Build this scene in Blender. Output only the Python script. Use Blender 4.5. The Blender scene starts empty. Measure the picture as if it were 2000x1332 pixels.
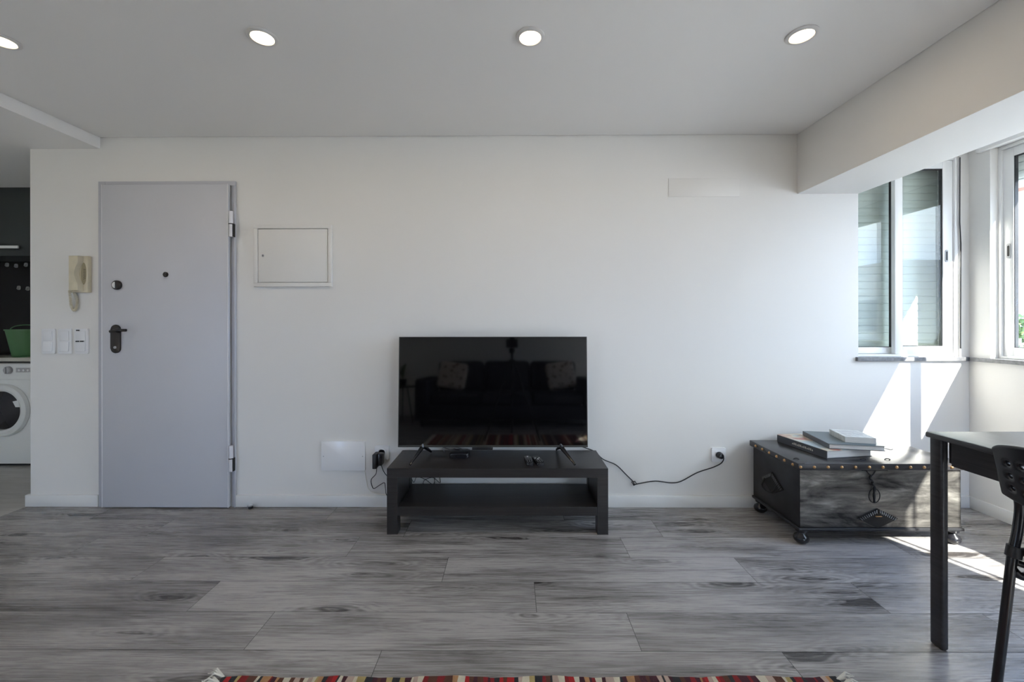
import bpy, bmesh, math, random
from mathutils import Vector, Matrix
random.seed(7)
PI = math.pi
sc = bpy.context.scene
COL = sc.collection

# ------------------------------------------------------------------ camera, world, sun, exposure
F = 820.0                                   # focal length in pixels of the 2000 px frame
CAM = Vector((0.0, -2.6, 1.13))
YAW, ROLL = 0.0066, -0.0015
SHX, SHY = F * YAW, -33.0
cd = bpy.data.cameras.new('camera')
cam = bpy.data.objects.new('camera', cd); COL.objects.link(cam)
cd.sensor_fit = 'HORIZONTAL'; cd.sensor_width = 36.0; cd.lens = 36.0 * F / 2000
cd.shift_x = SHX / 2000; cd.shift_y = SHY / 2000
cd.clip_start = 0.01; cd.clip_end = 200
Rm = Matrix.Rotation(YAW, 3, 'Z') @ Matrix.Rotation(PI / 2, 3, 'X') @ Matrix.Rotation(ROLL, 3, 'Z')
cam.matrix_world = Matrix.Translation(CAM) @ Rm.to_4x4()
sc.camera = cam

sc.view_settings.view_transform = 'Standard'
sc.view_settings.look = 'None'
sc.view_settings.gamma = 1
sc.view_settings.use_curve_mapping = False
sc.view_settings.exposure = 0.60

SKY_STRENGTH = 7.5
SUN_STRENGTH = 30.0
wd = bpy.data.worlds.new('sky'); sc.world = wd; wd.use_nodes = True
nt = wd.node_tree; nt.nodes.clear()
out = nt.nodes.new('ShaderNodeOutputWorld'); bg = nt.nodes.new('ShaderNodeBackground')
tc = nt.nodes.new('ShaderNodeTexCoord'); nz = nt.nodes.new('ShaderNodeTexNoise')
nz.inputs['Scale'].default_value = 2.2; nz.inputs['Detail'].default_value = 6
cr = nt.nodes.new('ShaderNodeValToRGB')
cr.color_ramp.elements[0].position = 0.42; cr.color_ramp.elements[0].color = (0.34, 0.53, 0.96, 1)
cr.color_ramp.elements[1].position = 0.62; cr.color_ramp.elements[1].color = (0.84, 0.92, 1.0, 1)
sx = nt.nodes.new('ShaderNodeSeparateXYZ'); gr = nt.nodes.new('ShaderNodeMapRange')
gr.inputs['From Min'].default_value = -0.06; gr.inputs['From Max'].default_value = 0.02
mx = nt.nodes.new('ShaderNodeMix'); mx.data_type = 'RGBA'
mx.inputs['A'].default_value = (0.30, 0.29, 0.27, 1)
L = nt.links.new
L(tc.outputs['Generated'], nz.inputs['Vector']); L(nz.outputs['Fac'], cr.inputs['Fac'])
L(tc.outputs['Generated'], sx.inputs['Vector']); L(sx.outputs['Z'], gr.inputs['Value'])
L(gr.outputs['Result'], mx.inputs['Factor']); L(cr.outputs['Color'], mx.inputs['B'])
L(mx.outputs['Result'], bg.inputs['Color']); bg.inputs['Strength'].default_value = SKY_STRENGTH
L(bg.outputs['Background'], out.inputs['Surface'])

SD = Vector((-0.43, 1.0, -0.81)).normalized()     # the way the sunlight travels
sd = bpy.data.lights.new('sun', 'SUN'); sd.energy = SUN_STRENGTH; sd.angle = 0.009; sd.color = (1.0, 0.96, 0.9)
sun = bpy.data.objects.new('sun', sd); COL.objects.link(sun); sun.location = (6, -8, 7)
sun.rotation_euler = SD.to_track_quat('-Z', 'Y').to_euler()


def portal(cx, cy, cz, ly, lz):
    a = bpy.data.lights.new('window_portal', 'AREA'); a.shape = 'RECTANGLE'; a.size = lz; a.size_y = ly
    a.cycles.is_portal = True
    o = bpy.data.objects.new('window_portal', a); COL.objects.link(o)
    o.location = (cx, cy, cz); o.rotation_euler = (0, PI / 2, 0)     # shines towards -X
    return o


portal(3.00, -1.37, 1.45, 2.50, 1.02)
portal(3.00, -4.02, 1.45, 1.15, 1.02)
o = portal(2.17, -4.97, 0.98, 1.14, 1.93); o.rotation_euler = (PI / 2, 0, PI)       # shines towards +Y
o.data.size, o.data.size_y = 1.14, 1.93
o = portal(-3.275, -4.97, 0.98, 0.85, 1.93); o.rotation_euler = (PI / 2, 0, PI)  # both rear portals serve the added fill windows
o.data.size, o.data.size_y = 0.85, 1.93

# ------------------------------------------------------------------ pixel -> place on a plane
def ray(px, py):
    d = Rm @ Vector(((px - 1000 + SHX) / F, (633 - py) / F, -1.0))
    return d


def onY(px, py, y=0.0):
    d = ray(px, py); t = (y - CAM.y) / d.y
    p = CAM + d * t
    return p.x, p.z


def onZ(px, py, z):
    d = ray(px, py); t = (z - CAM.z) / d.z
    p = CAM + d * t
    return p.x, p.y


# ------------------------------------------------------------------ materials
def new_mat(name):
    m = bpy.data.materials.new(name); m.use_nodes = True
    n = m.node_tree.nodes; b = n['Principled BSDF']
    return m, n, m.node_tree.links.new, b


def mat(name, col, rough=0.5, metal=0.0, bump=0.0, bscale=200.0, var=0.0, vscale=6.0, coat=0.0, spec=0.5, emit=None, es=0.0):
    m, n, L, b = new_mat(name)
    b.inputs['Base Color'].default_value = (*col, 1)
    b.inputs['Roughness'].default_value = rough; b.inputs['Metallic'].default_value = metal
    b.inputs['Coat Weight'].default_value = coat; b.inputs['Specular IOR Level'].default_value = spec
    if emit: b.inputs['Emission Color'].default_value = (*emit, 1); b.inputs['Emission Strength'].default_value = es
    t = n.new('ShaderNodeTexCoord')
    if var > 0:
        z = n.new('ShaderNodeTexNoise'); z.inputs['Scale'].default_value = vscale; z.inputs['Detail'].default_value = 5
        L(t.outputs['Object'], z.inputs['Vector'])
        r = n.new('ShaderNodeValToRGB')
        r.color_ramp.elements[0].position = 0.3; r.color_ramp.elements[1].position = 0.7
        r.color_ramp.elements[0].color = (*[c * (1 - var) for c in col], 1)
        r.color_ramp.elements[1].color = (*[min(1, c * (1 + var)) for c in col], 1)
        L(z.outputs['Fac'], r.inputs['Fac']); L(r.outputs['Color'], b.inputs['Base Color'])
    if bump > 0:
        z = n.new('ShaderNodeTexNoise'); z.inputs['Scale'].default_value = bscale; z.inputs['Detail'].default_value = 4
        L(t.outputs['Object'], z.inputs['Vector'])
        bp = n.new('ShaderNodeBump'); bp.inputs['Strength'].default_value = bump; bp.inputs['Distance'].default_value = 0.002
        L(z.outputs['Fac'], bp.inputs['Height']); L(bp.outputs['Normal'], b.inputs['Normal'])
    return m


def wood(name, c0, c1, rough=0.45, sx=1.2, sy=22.0, sz=22.0, bump=0.15, spec=0.5, coat=0.0):
    m, n, L, b = new_mat(name)
    t = n.new('ShaderNodeTexCoord'); mp = n.new('ShaderNodeMapping'); mp.inputs['Scale'].default_value = (sx, sy, sz)
    z = n.new('ShaderNodeTexNoise'); z.inputs['Scale'].default_value = 3.0; z.inputs['Detail'].default_value = 7
    z.inputs['Roughness'].default_value = 0.65; z.inputs['Distortion'].default_value = 0.4
    r = n.new('ShaderNodeValToRGB'); r.color_ramp.elements[0].position = 0.3; r.color_ramp.elements[1].position = 0.72
    r.color_ramp.elements[0].color = (*c0, 1); r.color_ramp.elements[1].color = (*c1, 1)
    bp = n.new('ShaderNodeBump'); bp.inputs['Strength'].default_value = bump; bp.inputs['Distance'].default_value = 0.001
    L(t.outputs['Object'], mp.inputs['Vector']); L(mp.outputs['Vector'], z.inputs['Vector'])
    L(z.outputs['Fac'], r.inputs['Fac']); L(r.outputs['Color'], b.inputs['Base Color'])
    L(z.outputs['Fac'], bp.inputs['Height']); L(bp.outputs['Normal'], b.inputs['Normal'])
    b.inputs['Roughness'].default_value = rough; b.inputs['Specular IOR Level'].default_value = spec
    b.inputs['Coat Weight'].default_value = coat
    return m


def floor_mat():
    m, n, L, b = new_mat('grey_oak_planks')
    t = n.new('ShaderNodeTexCoord')
    at = n.new('ShaderNodeAttribute'); at.attribute_name = 'plank'
    off = n.new('ShaderNodeVectorMath'); off.operation = 'MULTIPLY_ADD'
    sv = n.new('ShaderNodeCombineXYZ')
    for k in range(3): L(at.outputs['Fac'], sv.inputs[k])
    off.inputs[1].default_value = (37.0, 11.0, 71.0)
    L(sv.outputs['Vector'], off.inputs[0]); L(t.outputs['Object'], off.inputs[2])

    def noise(scale3, s, det, rough=0.6, dist=0.0):
        mp = n.new('ShaderNodeMapping'); mp.inputs['Scale'].default_value = scale3
        z = n.new('ShaderNodeTexNoise'); z.inputs['Scale'].default_value = s; z.inputs['Detail'].default_value = det
        z.inputs['Roughness'].default_value = rough; z.inputs['Distortion'].default_value = dist
        L(off.outputs['Vector'], mp.inputs['Vector']); L(mp.outputs['Vector'], z.inputs['Vector'])
        return z.outputs['Fac']

    def mth(op, a, c, v=None):
        k = n.new('ShaderNodeMath'); k.operation = op
        for i, q in enumerate((a, c) if v is None else (a, c, v)):
            if isinstance(q, (int, float)): k.inputs[i].default_value = q
            else: L(q, k.inputs[i])
        return k.outputs[0]
    big = noise((0.9, 6.5, 1), 1.4, 3, 0.55, 0.5)                  # broad light and dark figure along a board
    fine = noise((3.0, 95.0, 1), 2.0, 5, 0.7, 0.2)                 # fine pores
    mid = noise((1.0, 30.0, 1), 2.2, 8, 0.68, 0.25)
    ring = mth('SINE', mth('MULTIPLY', noise((0.75, 5.2, 1), 1.5, 2, 0.4, 0.3), 95.0), 0.0)   # cathedral rings
    mp = n.new('ShaderNodeMapping'); mp.inputs['Scale'].default_value = (1.15, 5.5, 1)
    wob = n.new('ShaderNodeTexNoise'); wob.inputs['Scale'].default_value = 3.0; wob.inputs['Detail'].default_value = 3
    wv = n.new('ShaderNodeVectorMath'); wv.operation = 'MULTIPLY_ADD'; wv.inputs[1].default_value = (0.35, 0.35, 0)
    vo = n.new('ShaderNodeTexVoronoi'); vo.inputs['Scale'].default_value = 1.25; vo.voronoi_dimensions = '2D'; vo.inputs['Randomness'].default_value = 1.0
    L(off.outputs['Vector'], mp.inputs['Vector']); L(mp.outputs['Vector'], wob.inputs['Vector'])
    L(wob.outputs['Color'], wv.inputs[0]); L(mp.outputs['Vector'], wv.inputs[2]); L(wv.outputs['Vector'], vo.inputs['Vector'])
    dist = vo.outputs['Distance']
    sc_ = n.new('ShaderNodeSeparateColor'); L(vo.outputs['Color'], sc_.inputs['Color'])
    pick = mth('MAXIMUM', mth('MULTIPLY', mth('SUBTRACT', sc_.outputs[0], 0.34), 2.0), 0.0)
    size = mth('MULTIPLY_ADD', sc_.outputs[1], 0.16, 0.10)
    knot = mth('MULTIPLY', mth('MAXIMUM', mth('SUBTRACT', size, dist), 0.0), pick)
    halo = mth('MULTIPLY', mth('MAXIMUM', mth('SUBTRACT', 0.50, dist), 0.0), mth('MULTIPLY_ADD', pick, 0.8, 0.25))
    rings = mth('MULTIPLY', mth('SINE', mth('MULTIPLY', dist, 75.0), 0.0), halo)
    v = mth('MULTIPLY', big, 0.78)
    v = mth('MULTIPLY_ADD', mid, 0.40, v)
    v = mth('MULTIPLY_ADD', fine, 0.40, v)
    v = mth('MULTIPLY_ADD', ring, 0.024, v)
    v = mth('MULTIPLY_ADD', rings, 0.30, v)
    v = mth('MULTIPLY_ADD', at.outputs['Fac'], 0.15, v)
    v = mth('MULTIPLY_ADD', knot, -2.0, v)
    dk = mth('MAXIMUM', mth('SUBTRACT', 0.43, noise((0.8, 9.0, 1), 1.7, 4, 0.6, 0.3)), 0.0)
    v = mth('MULTIPLY_ADD', dk, -1.1, v)
    v = mth('ADD', v, 0.02)
    r = n.new('ShaderNodeValToRGB'); e = r.color_ramp.elements
    e[0].position = 0.54; e[0].color = (0.050, 0.044, 0.042, 1)
    e[1].position = 1.05; e[1].color = (0.42, 0.395, 0.385, 1)
    q = e.new(0.68); q.color = (0.15, 0.138, 0.133, 1)
    q = e.new(0.84); q.color = (0.27, 0.253, 0.245, 1)
    L(v, r.inputs['Fac']); L(r.outputs['Color'], b.inputs['Base Color'])
    b.inputs['Roughness'].default_value = 0.36
    rr = n.new('ShaderNodeMapRange'); rr.inputs['To Min'].default_value = 0.19; rr.inputs['To Max'].default_value = 0.36
    L(fine, rr.inputs['Value']); L(rr.outputs['Result'], b.inputs['Roughness'])
    bp = n.new('ShaderNodeBump'); bp.inputs['Strength'].default_value = 0.22; bp.inputs['Distance'].default_value = 0.001
    L(fine, bp.inputs['Height']); L(bp.outputs['Normal'], b.inputs['Normal'])
    return m


def trunk_metal():
    m, n, L, b = new_mat('worn_dark_metal')
    t = n.new('ShaderNodeTexCoord')
    mp = n.new('ShaderNodeMapping'); mp.inputs['Scale'].default_value = (1.3, 1.3, 4.0)
    z = n.new('ShaderNodeTexNoise'); z.inputs['Scale'].default_value = 2.2; z.inputs['Detail'].default_value = 8
    z.inputs['Roughness'].default_value = 0.65; z.inputs['Distortion'].default_value = 0.7
    mp2 = n.new('ShaderNodeMapping'); mp2.inputs['Scale'].default_value = (2.0, 2.0, 45.0)
    z2 = n.new('ShaderNodeTexNoise'); z2.inputs['Scale'].default_value = 2.0; z2.inputs['Detail'].default_value = 5
    ad = n.new('ShaderNodeMath'); ad.operation = 'MULTIPLY_ADD'; ad.inputs[1].default_value = 0.20
    r = n.new('ShaderNodeValToRGB'); e = r.color_ramp.elements
    e[0].position = 0.46; e[0].color = (0.028, 0.026, 0.025, 1)
    e[1].position = 0.80; e[1].color = (0.42, 0.40, 0.36, 1)
    q = e.new(0.62); q.color = (0.16, 0.150, 0.138, 1)
    L(t.outputs['Object'], mp.inputs['Vector']); L(mp.outputs['Vector'], z.inputs['Vector'])
    L(t.outputs['Object'], mp2.inputs['Vector']); L(mp2.outputs['Vector'], z2.inputs['Vector'])
    L(z2.outputs['Fac'], ad.inputs[0]); L(z.outputs['Fac'], ad.inputs[2])
    L(ad.outputs[0], r.inputs['Fac']); L(r.outputs['Color'], b.inputs['Base Color'])
    b.inputs['Roughness'].default_value = 0.32; b.inputs['Metallic'].default_value = 0.6
    bp = n.new('ShaderNodeBump'); bp.inputs['Strength'].default_value = 0.2; bp.inputs['Distance'].default_value = 0.002
    L(z.outputs['Fac'], bp.inputs['Height']); L(bp.outputs['Normal'], b.inputs['Normal'])
    return m


def glass_mat():
    m = bpy.data.materials.new('window_glass'); m.use_nodes = True
    n = m.node_tree.nodes; n.clear(); L = m.node_tree.links.new
    o = n.new('ShaderNodeOutputMaterial'); mi = n.new('ShaderNodeMixShader')
    tr = n.new('ShaderNodeBsdfTransparent'); gl = n.new('ShaderNodeBsdfGlossy'); fr = n.new('ShaderNodeFresnel')
    tr.inputs['Color'].default_value = (0.95, 0.97, 0.96, 1)
    gl.inputs['Roughness'].default_value = 0.0; fr.inputs['IOR'].default_value = 1.52
    ge = n.new('ShaderNodeNewGeometry'); mr = n.new('ShaderNodeMapRange')     # both faces of a pane count as air to glass
    mr.inputs['To Min'].default_value = 1.52; mr.inputs['To Max'].default_value = 1 / 1.52
    L(ge.outputs['Backfacing'], mr.inputs['Value']); L(mr.outputs['Result'], fr.inputs['IOR'])
    L(fr.outputs[0], mi.inputs[0]); L(tr.outputs[0], mi.inputs[1]); L(gl.outputs[0], mi.inputs[2]); L(mi.outputs[0], o.inputs[0])
    return m


def cushion_mat():
    m, n, L, b = new_mat('patterned_cushion')
    t = n.new('ShaderNodeTexCoord'); v = n.new('ShaderNodeTexVoronoi'); v.inputs['Scale'].default_value = 14
    r = n.new('ShaderNodeValToRGB'); e = r.color_ramp.elements
    e[0].position = 0.22; e[0].color = (0.28, 0.12, 0.11, 1); e[1].position = 0.4; e[1].color = (0.75, 0.68, 0.6, 1)
    L(t.outputs['Object'], v.inputs['Vector']); L(v.outputs['Distance'], r.inputs['Fac']); L(r.outputs['Color'], b.inputs['Base Color'])
    b.inputs['Roughness'].default_value = 0.9
    return m


def book_cover_mat():
    m, n, L, b = new_mat('printed_cover')
    t = n.new('ShaderNodeTexCoord'); z = n.new('ShaderNodeTexNoise'); z.inputs['Scale'].default_value = 9; z.inputs['Detail'].default_value = 3
    r = n.new('ShaderNodeValToRGB'); e = r.color_ramp.elements
    e[0].position = 0.36; e[0].color = (0.42, 0.12, 0.08, 1)
    e[1].position = 0.47; e[1].color = (0.62, 0.55, 0.42, 1)
    q = e.new(0.56); q.color = (0.40, 0.48, 0.50, 1)
    L(t.outputs['Object'], z.inputs['Vector']); L(z.outputs['Fac'], r.inputs['Fac']); L(r.outputs['Color'], b.inputs['Base Color'])
    b.inputs['Roughness'].default_value = 0.3
    return m


M = dict(
    wall=mat('white_wall_paint', (0.80, 0.783, 0.755), 0.62, bump=0.05, bscale=260),
    ceil=mat('white_ceiling_paint', (0.88, 0.868, 0.852), 0.8, bump=0.03, bscale=200),
    base=mat('white_baseboard', (0.80, 0.795, 0.78), 0.4),
    floor=floor_mat(),
    gap=mat('dark_joint', (0.02, 0.02, 0.02), 0.8),
    tile=wood('pale_wood_tile', (0.42, 0.40, 0.37), (0.60, 0.58, 0.55), 0.4, 1.2, 14, 1, 0.05),
    door=mat('grey_door_paint', (0.60, 0.60, 0.635), 0.45, var=0.015, vscale=3),
    door_frame=mat('grey_steel_frame', (0.54, 0.54, 0.58), 0.4),
    black_metal=mat('dark_handle_metal', (0.035, 0.03, 0.028), 0.25, 0.6),
    chrome=mat('chrome', (0.75, 0.75, 0.76), 0.15, 1.0),
    white_plastic=mat('white_plastic', (0.84, 0.84, 0.85), 0.2),
    hinge=mat('light_hinge_metal', (0.78, 0.77, 0.8), 0.35, 0.2),
    beige=mat('aged_beige_plastic', (0.66, 0.59, 0.43), 0.35, var=0.06, vscale=20),
    alu=mat('white_aluminium', (0.88, 0.88, 0.87), 0.3),
    rubber=mat('black_gasket', (0.02, 0.02, 0.025), 0.5),
    glass=glass_mat(),
    shutter=mat('pale_shutter_slats', (0.70, 0.74, 0.70), 0.45),
    sill=mat('grey_stone', (0.20, 0.20, 0.21), 0.4, var=0.25, vscale=60),
    espresso=wood('black_brown_laminate', (0.014, 0.012, 0.012), (0.030, 0.027, 0.027), 0.34, 1.5, 30, 30, 0.06),
    tablewood=wood('black_brown_table', (0.016, 0.014, 0.015), (0.040, 0.036, 0.038), 0.33, 30, 1.6, 30, 0.25),
    tv=mat('black_tv_plastic', (0.010, 0.010, 0.011), 0.35),
    bezel=mat('grey_bezel', (0.06, 0.06, 0.055), 0.35, 0.5),
    screen=mat('dark_screen_glass', (0.002, 0.002, 0.0025), 0.045, spec=0.7),
    gloss_black=mat('gloss_black_plastic', (0.012, 0.012, 0.015), 0.2),
    matt_black=mat('matt_black_plastic', (0.018, 0.018, 0.02), 0.5),
    cable=mat('black_cable', (0.012, 0.012, 0.014), 0.45),
    grey_cable=mat('grey_cable', (0.25, 0.24, 0.23), 0.5),
    trunk=trunk_metal(),
    trunk_side=mat('dark_painted_side', (0.022, 0.022, 0.025), 0.42, 0.3, var=0.3, vscale=12),
    trunk_lid=mat('polished_black_lid', (0.045, 0.043, 0.046), 0.26, 0.3, var=0.35, vscale=8, bump=0.15, bscale=30),
    brass=mat('aged_brass', (0.50, 0.30, 0.14), 0.3, 0.9, var=0.2, vscale=40),
    worn_iron=mat('worn_iron_ridge', (0.22, 0.22, 0.22), 0.3, 0.8),
    grille_shade=mat('beige_grille_shade', (0.36, 0.31, 0.20), 0.6),
    iron=mat('black_iron', (0.012, 0.012, 0.013), 0.4, 0.5, bump=0.3, bscale=150),
    cover_art=book_cover_mat(),
    cover_dark=mat('dark_grey_cover', (0.07, 0.075, 0.085), 0.35),
    cover_teal=mat('grey_green_cover', (0.10, 0.13, 0.14), 0.32),
    pages=wood('book_pages', (0.52, 0.51, 0.49), (0.70, 0.69, 0.67), 0.8, 3, 3, 260, 0.3),
    paperback=mat('pale_paperback', (0.62, 0.63, 0.60), 0.45, var=0.22, vscale=40),
    cab=mat('dark_grey_cabinet', (0.040, 0.048, 0.048), 0.28),
    splash=mat('black_splashback', (0.010, 0.010, 0.011), 0.25),
    counter=mat('cream_worktop', (0.55, 0.53, 0.46), 0.4, var=0.05),
    hook=mat('grey_hook', (0.35, 0.35, 0.35), 0.4),
    green=mat('green_plastic', (0.075, 0.19, 0.075), 0.45),
    washer=mat('washing_machine_white', (0.84, 0.85, 0.84), 0.3),
    dark_glass=mat('dark_door_glass', (0.02, 0.018, 0.022), 0.08),
    trim_grey=mat('silver_grey_plastic', (0.45, 0.45, 0.46), 0.3),
    lamp_ring=mat('white_lamp_ring', (0.70, 0.68, 0.66), 0.4),
    lamp_glow=mat('lamp_diffuser', (1, 1, 1), 0.5, emit=(1.0, 0.80, 0.50), es=5.0),
    led=mat('black_socket_slot', (0.01, 0.01, 0.01), 0.5),
    sofa=mat('charcoal_fabric', (0.055, 0.055, 0.065), 0.95, bump=0.4, bscale=400),
    cushion=cushion_mat(),
    ext_white=mat('white_render', (0.72, 0.72, 0.70), 0.8, var=0.05),
    ext_window=mat('exterior_window', (0.25, 0.28, 0.32), 0.2),
    roof=mat('red_roof_tiles', (0.42, 0.22, 0.17), 0.8, var=0.2),
    leaf=mat('green_leaves', (0.10, 0.16, 0.04), 0.7, var=0.4, vscale=8),
    bark=mat('grey_bark', (0.16, 0.13, 0.11), 0.9),
    fringe=mat('cream_fringe', (0.72, 0.69, 0.62), 0.9),
    fabric_back=mat('print_grey', (0.12, 0.12, 0.12), 0.6),
)

# ------------------------------------------------------------------ mesh helpers
class B:
    def __init__(s): s.bm = bmesh.new(); s.mi = 0

    def _fin(s, geom):
        for f in geom: f.material_index = s.mi

    def box(s, x0, x1, y0, y1, z0, z1, bev=0.0, seg=2, rot=None, ctr=None):
        r = bmesh.ops.create_cube(s.bm, size=1.0)
        vs = r['verts']
        for v in vs:
            v.co = Vector(((x0 + x1) / 2 + v.co.x * (x1 - x0), (y0 + y1) / 2 + v.co.y * (y1 - y0), (z0 + z1) / 2 + v.co.z * (z1 - z0)))
        fs = list({f for v in vs for f in v.link_faces}); s._fin(fs)
        if bev > 0:
            es = list({e for v in vs for e in v.link_edges})
            g = bmesh.ops.bevel(s.bm, geom=es, offset=bev, segments=seg, affect='EDGES', profile=0.5, clamp_overlap=True)
            s._fin(g['faces']); vs = list(set(g['verts']) | {v for v in vs if v.is_valid})
        if rot is not None:
            c = Vector(ctr) if ctr else Vector(((x0 + x1) / 2, (y0 + y1) / 2, (z0 + z1) / 2))
            for v in vs: v.co = c + rot @ (v.co - c)
        return s

    def poly(s, pts, ext, bev=0.0, seg=2):
        """closed outline (3D points in one plane) pushed by the vector ext"""
        ext = Vector(ext); n = len(pts)
        a = [s.bm.verts.new(p) for p in pts]; b = [s.bm.verts.new(Vector(p) + ext) for p in pts]
        fs = [s.bm.faces.new(a[::-1]), s.bm.faces.new(b)]
        for i in range(n):
            fs.append(s.bm.faces.new((a[i], a[(i + 1) % n], b[(i + 1) % n], b[i])))
        s._fin(fs)
        if bev > 0:
            g = bmesh.ops.bevel(s.bm, geom=list(fs[1].edges), offset=bev, segments=seg, affect='EDGES', profile=0.5, clamp_overlap=True)
            s._fin(g['faces'])
        return s

    def lathe(s, prof, o, axis='Z', n=32, ax2=None):
        """prof: (radius, height) pairs along axis"""
        o = Vector(o)
        if axis == 'Z': u, v, w = Vector((1, 0, 0)), Vector((0, 1, 0)), Vector((0, 0, 1))
        elif axis == '-Y': u, v, w = Vector((1, 0, 0)), Vector((0, 0, 1)), Vector((0, -1, 0))
        elif axis == '-X': u, v, w = Vector((0, 1, 0)), Vector((0, 0, 1)), Vector((-1, 0, 0))
        elif axis == '-Z': u, v, w = Vector((1, 0, 0)), Vector((0, 1, 0)), Vector((0, 0, -1))
        rings = []
        for r, h in prof:
            if r < 1e-6: rings.append([s.bm.verts.new(o + w * h)])
            else: rings.append([s.bm.verts.new(o + w * h + (u * math.cos(2 * PI * k / n) + v * math.sin(2 * PI * k / n)) * r) for k in range(n)])
        fs = []
        for a, b in zip(rings[:-1], rings[1:]):
            for k in range(n):
                k2 = (k + 1) % n
                if len(a) == 1 and len(b) == 1: break
                if len(a) == 1: fs.append(s.bm.faces.new((a[0], b[k2], b[k])))
                elif len(b) == 1: fs.append(s.bm.faces.new((a[k], a[k2], b[0])))
                else: fs.append(s.bm.faces.new((a[k], a[k2], b[k2], b[k])))
        for e, rg in ((0, rings[0]), (1, rings[-1])):
            if len(rg) > 1:
                fs.append(s.bm.faces.new(rg[::-1] if e == 0 else rg))
        s._fin(fs)
        return s

    def tube(s, pts, r, n=10, closed=False):
        pts = [Vector(p) for p in pts]; N = len(pts)
        rr = r if isinstance(r, (list, tuple)) else [r] * N
        prev = None; rings = []
        for i, p in enumerate(pts):
            a = pts[i - 1] if (i > 0 or closed) else p; b = pts[(i + 1) % N] if (i < N - 1 or closed) else p
            d = (b - a).normalized() if (b - a).length > 1e-9 else Vector((0, 0, 1))
            if prev is None:
                u = d.orthogonal().normalized()
            else:
                u = (prev - d * prev.dot(d))
                u = u.normalized() if u.length > 1e-6 else d.orthogonal().normalized()
            prev = u; v = d.cross(u)
            rings.append([s.bm.verts.new(p + (u * math.cos(2 * PI * k / n) + v * math.sin(2 * PI * k / n)) * rr[i]) for k in range(n)])
        fs = []
        for i in range(N if closed else N - 1):
            a, b = rings[i], rings[(i + 1) % N]
            for k in range(n): fs.append(s.bm.faces.new((a[k], a[(k + 1) % n], b[(k + 1) % n], b[k])))
        if not closed:
            fs.append(s.bm.faces.new(rings[0][::-1])); fs.append(s.bm.faces.new(rings[-1]))
        s._fin(fs)
        return s

    def xform(s, Mx):
        bmesh.ops.transform(s.bm, matrix=Mx, verts=s.bm.verts[:]); return s

    def done(s, name, m, parent=None, smooth=False, loc=None, angle=35):
        bm = s.bm
        bmesh.ops.recalc_face_normals(bm, faces=bm.faces[:])
        if parent is not None: off = WL[parent.name]
        elif loc is not None: off = Vector(loc)
        elif bm.verts:
            xs = [v.co.x for v in bm.verts]; ys = [v.co.y for v in bm.verts]; zs = [v.co.z for v in bm.verts]
            off = Vector(((min(xs) + max(xs)) / 2, (min(ys) + max(ys)) / 2, min(zs)))
        for v in bm.verts: v.co -= off
        me = bpy.data.meshes.new(name); bm.to_mesh(me); bm.free()
        if smooth:
            for p in me.polygons: p.use_smooth = True
            try: me.set_sharp_from_angle(angle=math.radians(angle))
            except Exception: pass
        for mm in (m if isinstance(m, (list, tuple)) else [m]): me.materials.append(mm)
        o = bpy.data.objects.new(name, me); COL.objects.link(o)
        if parent is not None:
            o.parent = parent; WL[o.name] = off.copy()
        else:
            o.location = off; WL[o.name] = off.copy()
        return o


WL = {}


def thing(name, label=None, cat=None, loc=(0, 0, 0), group=None, kind=None):
    o = bpy.data.objects.new(name, None); COL.objects.link(o); o.location = loc; o.empty_display_size = 0.05
    WL[o.name] = Vector(loc)
    return tag(o, label, cat, group, kind)


def tag(o, label=None, cat=None, group=None, kind=None):
    if label: o['label'] = label
    if cat: o['category'] = cat
    if group: o['group'] = group
    if kind: o['kind'] = kind
    return o


def struct(o): o['kind'] = 'structure'; return o


def dup(root, loc, label=None):
    r = root.copy(); COL.objects.link(r); r.location = loc
    if label: r['label'] = label
    WL[r.name] = Vector(loc)
    for ch in list(root.children):
        c = ch.copy(); COL.objects.link(c); c.parent = r
        for g in ch.children:
            d = g.copy(); COL.objects.link(d); d.parent = c
    return r


def rrect(cx, cz, w, h, r, n=5):
    p = []
    for sx_, sz_, a0 in ((1, 1, 0), (-1, 1, PI / 2), (-1, -1, PI), (1, -1, 3 * PI / 2)):
        for k in range(n + 1):
            a = a0 + PI / 2 * k / n
            p.append((cx + sx_ * (w / 2 - r) + r * math.cos(a), cz + sz_ * (h / 2 - r) + r * math.sin(a)))
    return p


def plate(b, cx, cz, w, h, y0, y1, r=0.006, bev=0.002):
    """rounded plate on the back wall, from y0 (wall) out to y1 (towards camera)"""
    b.poly([(x, y0, z) for x, z in rrect(cx, cz, w, h, r)], (0, y1 - y0, 0), bev=bev); return b


def smooth_path(pts, n=8):
    P = [Vector(p) for p in pts]; o = []
    for i in range(len(P) - 1):
        p0 = P[max(i - 1, 0)]; p1 = P[i]; p2 = P[i + 1]; p3 = P[min(i + 2, len(P) - 1)]
        for k in range(n):
            t = k / n
            o.append(0.5 * ((2 * p1) + (p2 - p0) * t + (2 * p0 - 5 * p1 + 4 * p2 - p3) * t * t + (3 * p1 - p0 - 3 * p2 + p3) * t ** 3))
    o.append(P[-1]); return o


# ------------------------------------------------------------------ the room shell
XL, XR = -3.005, 2.81           # ends of the back wall; right wall plane
YB = -4.8                       # wall behind the camera
HC = 2.295                      # ceiling
SZ = 0.925                      # window sill height
WT = 2.16                       # window head

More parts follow.
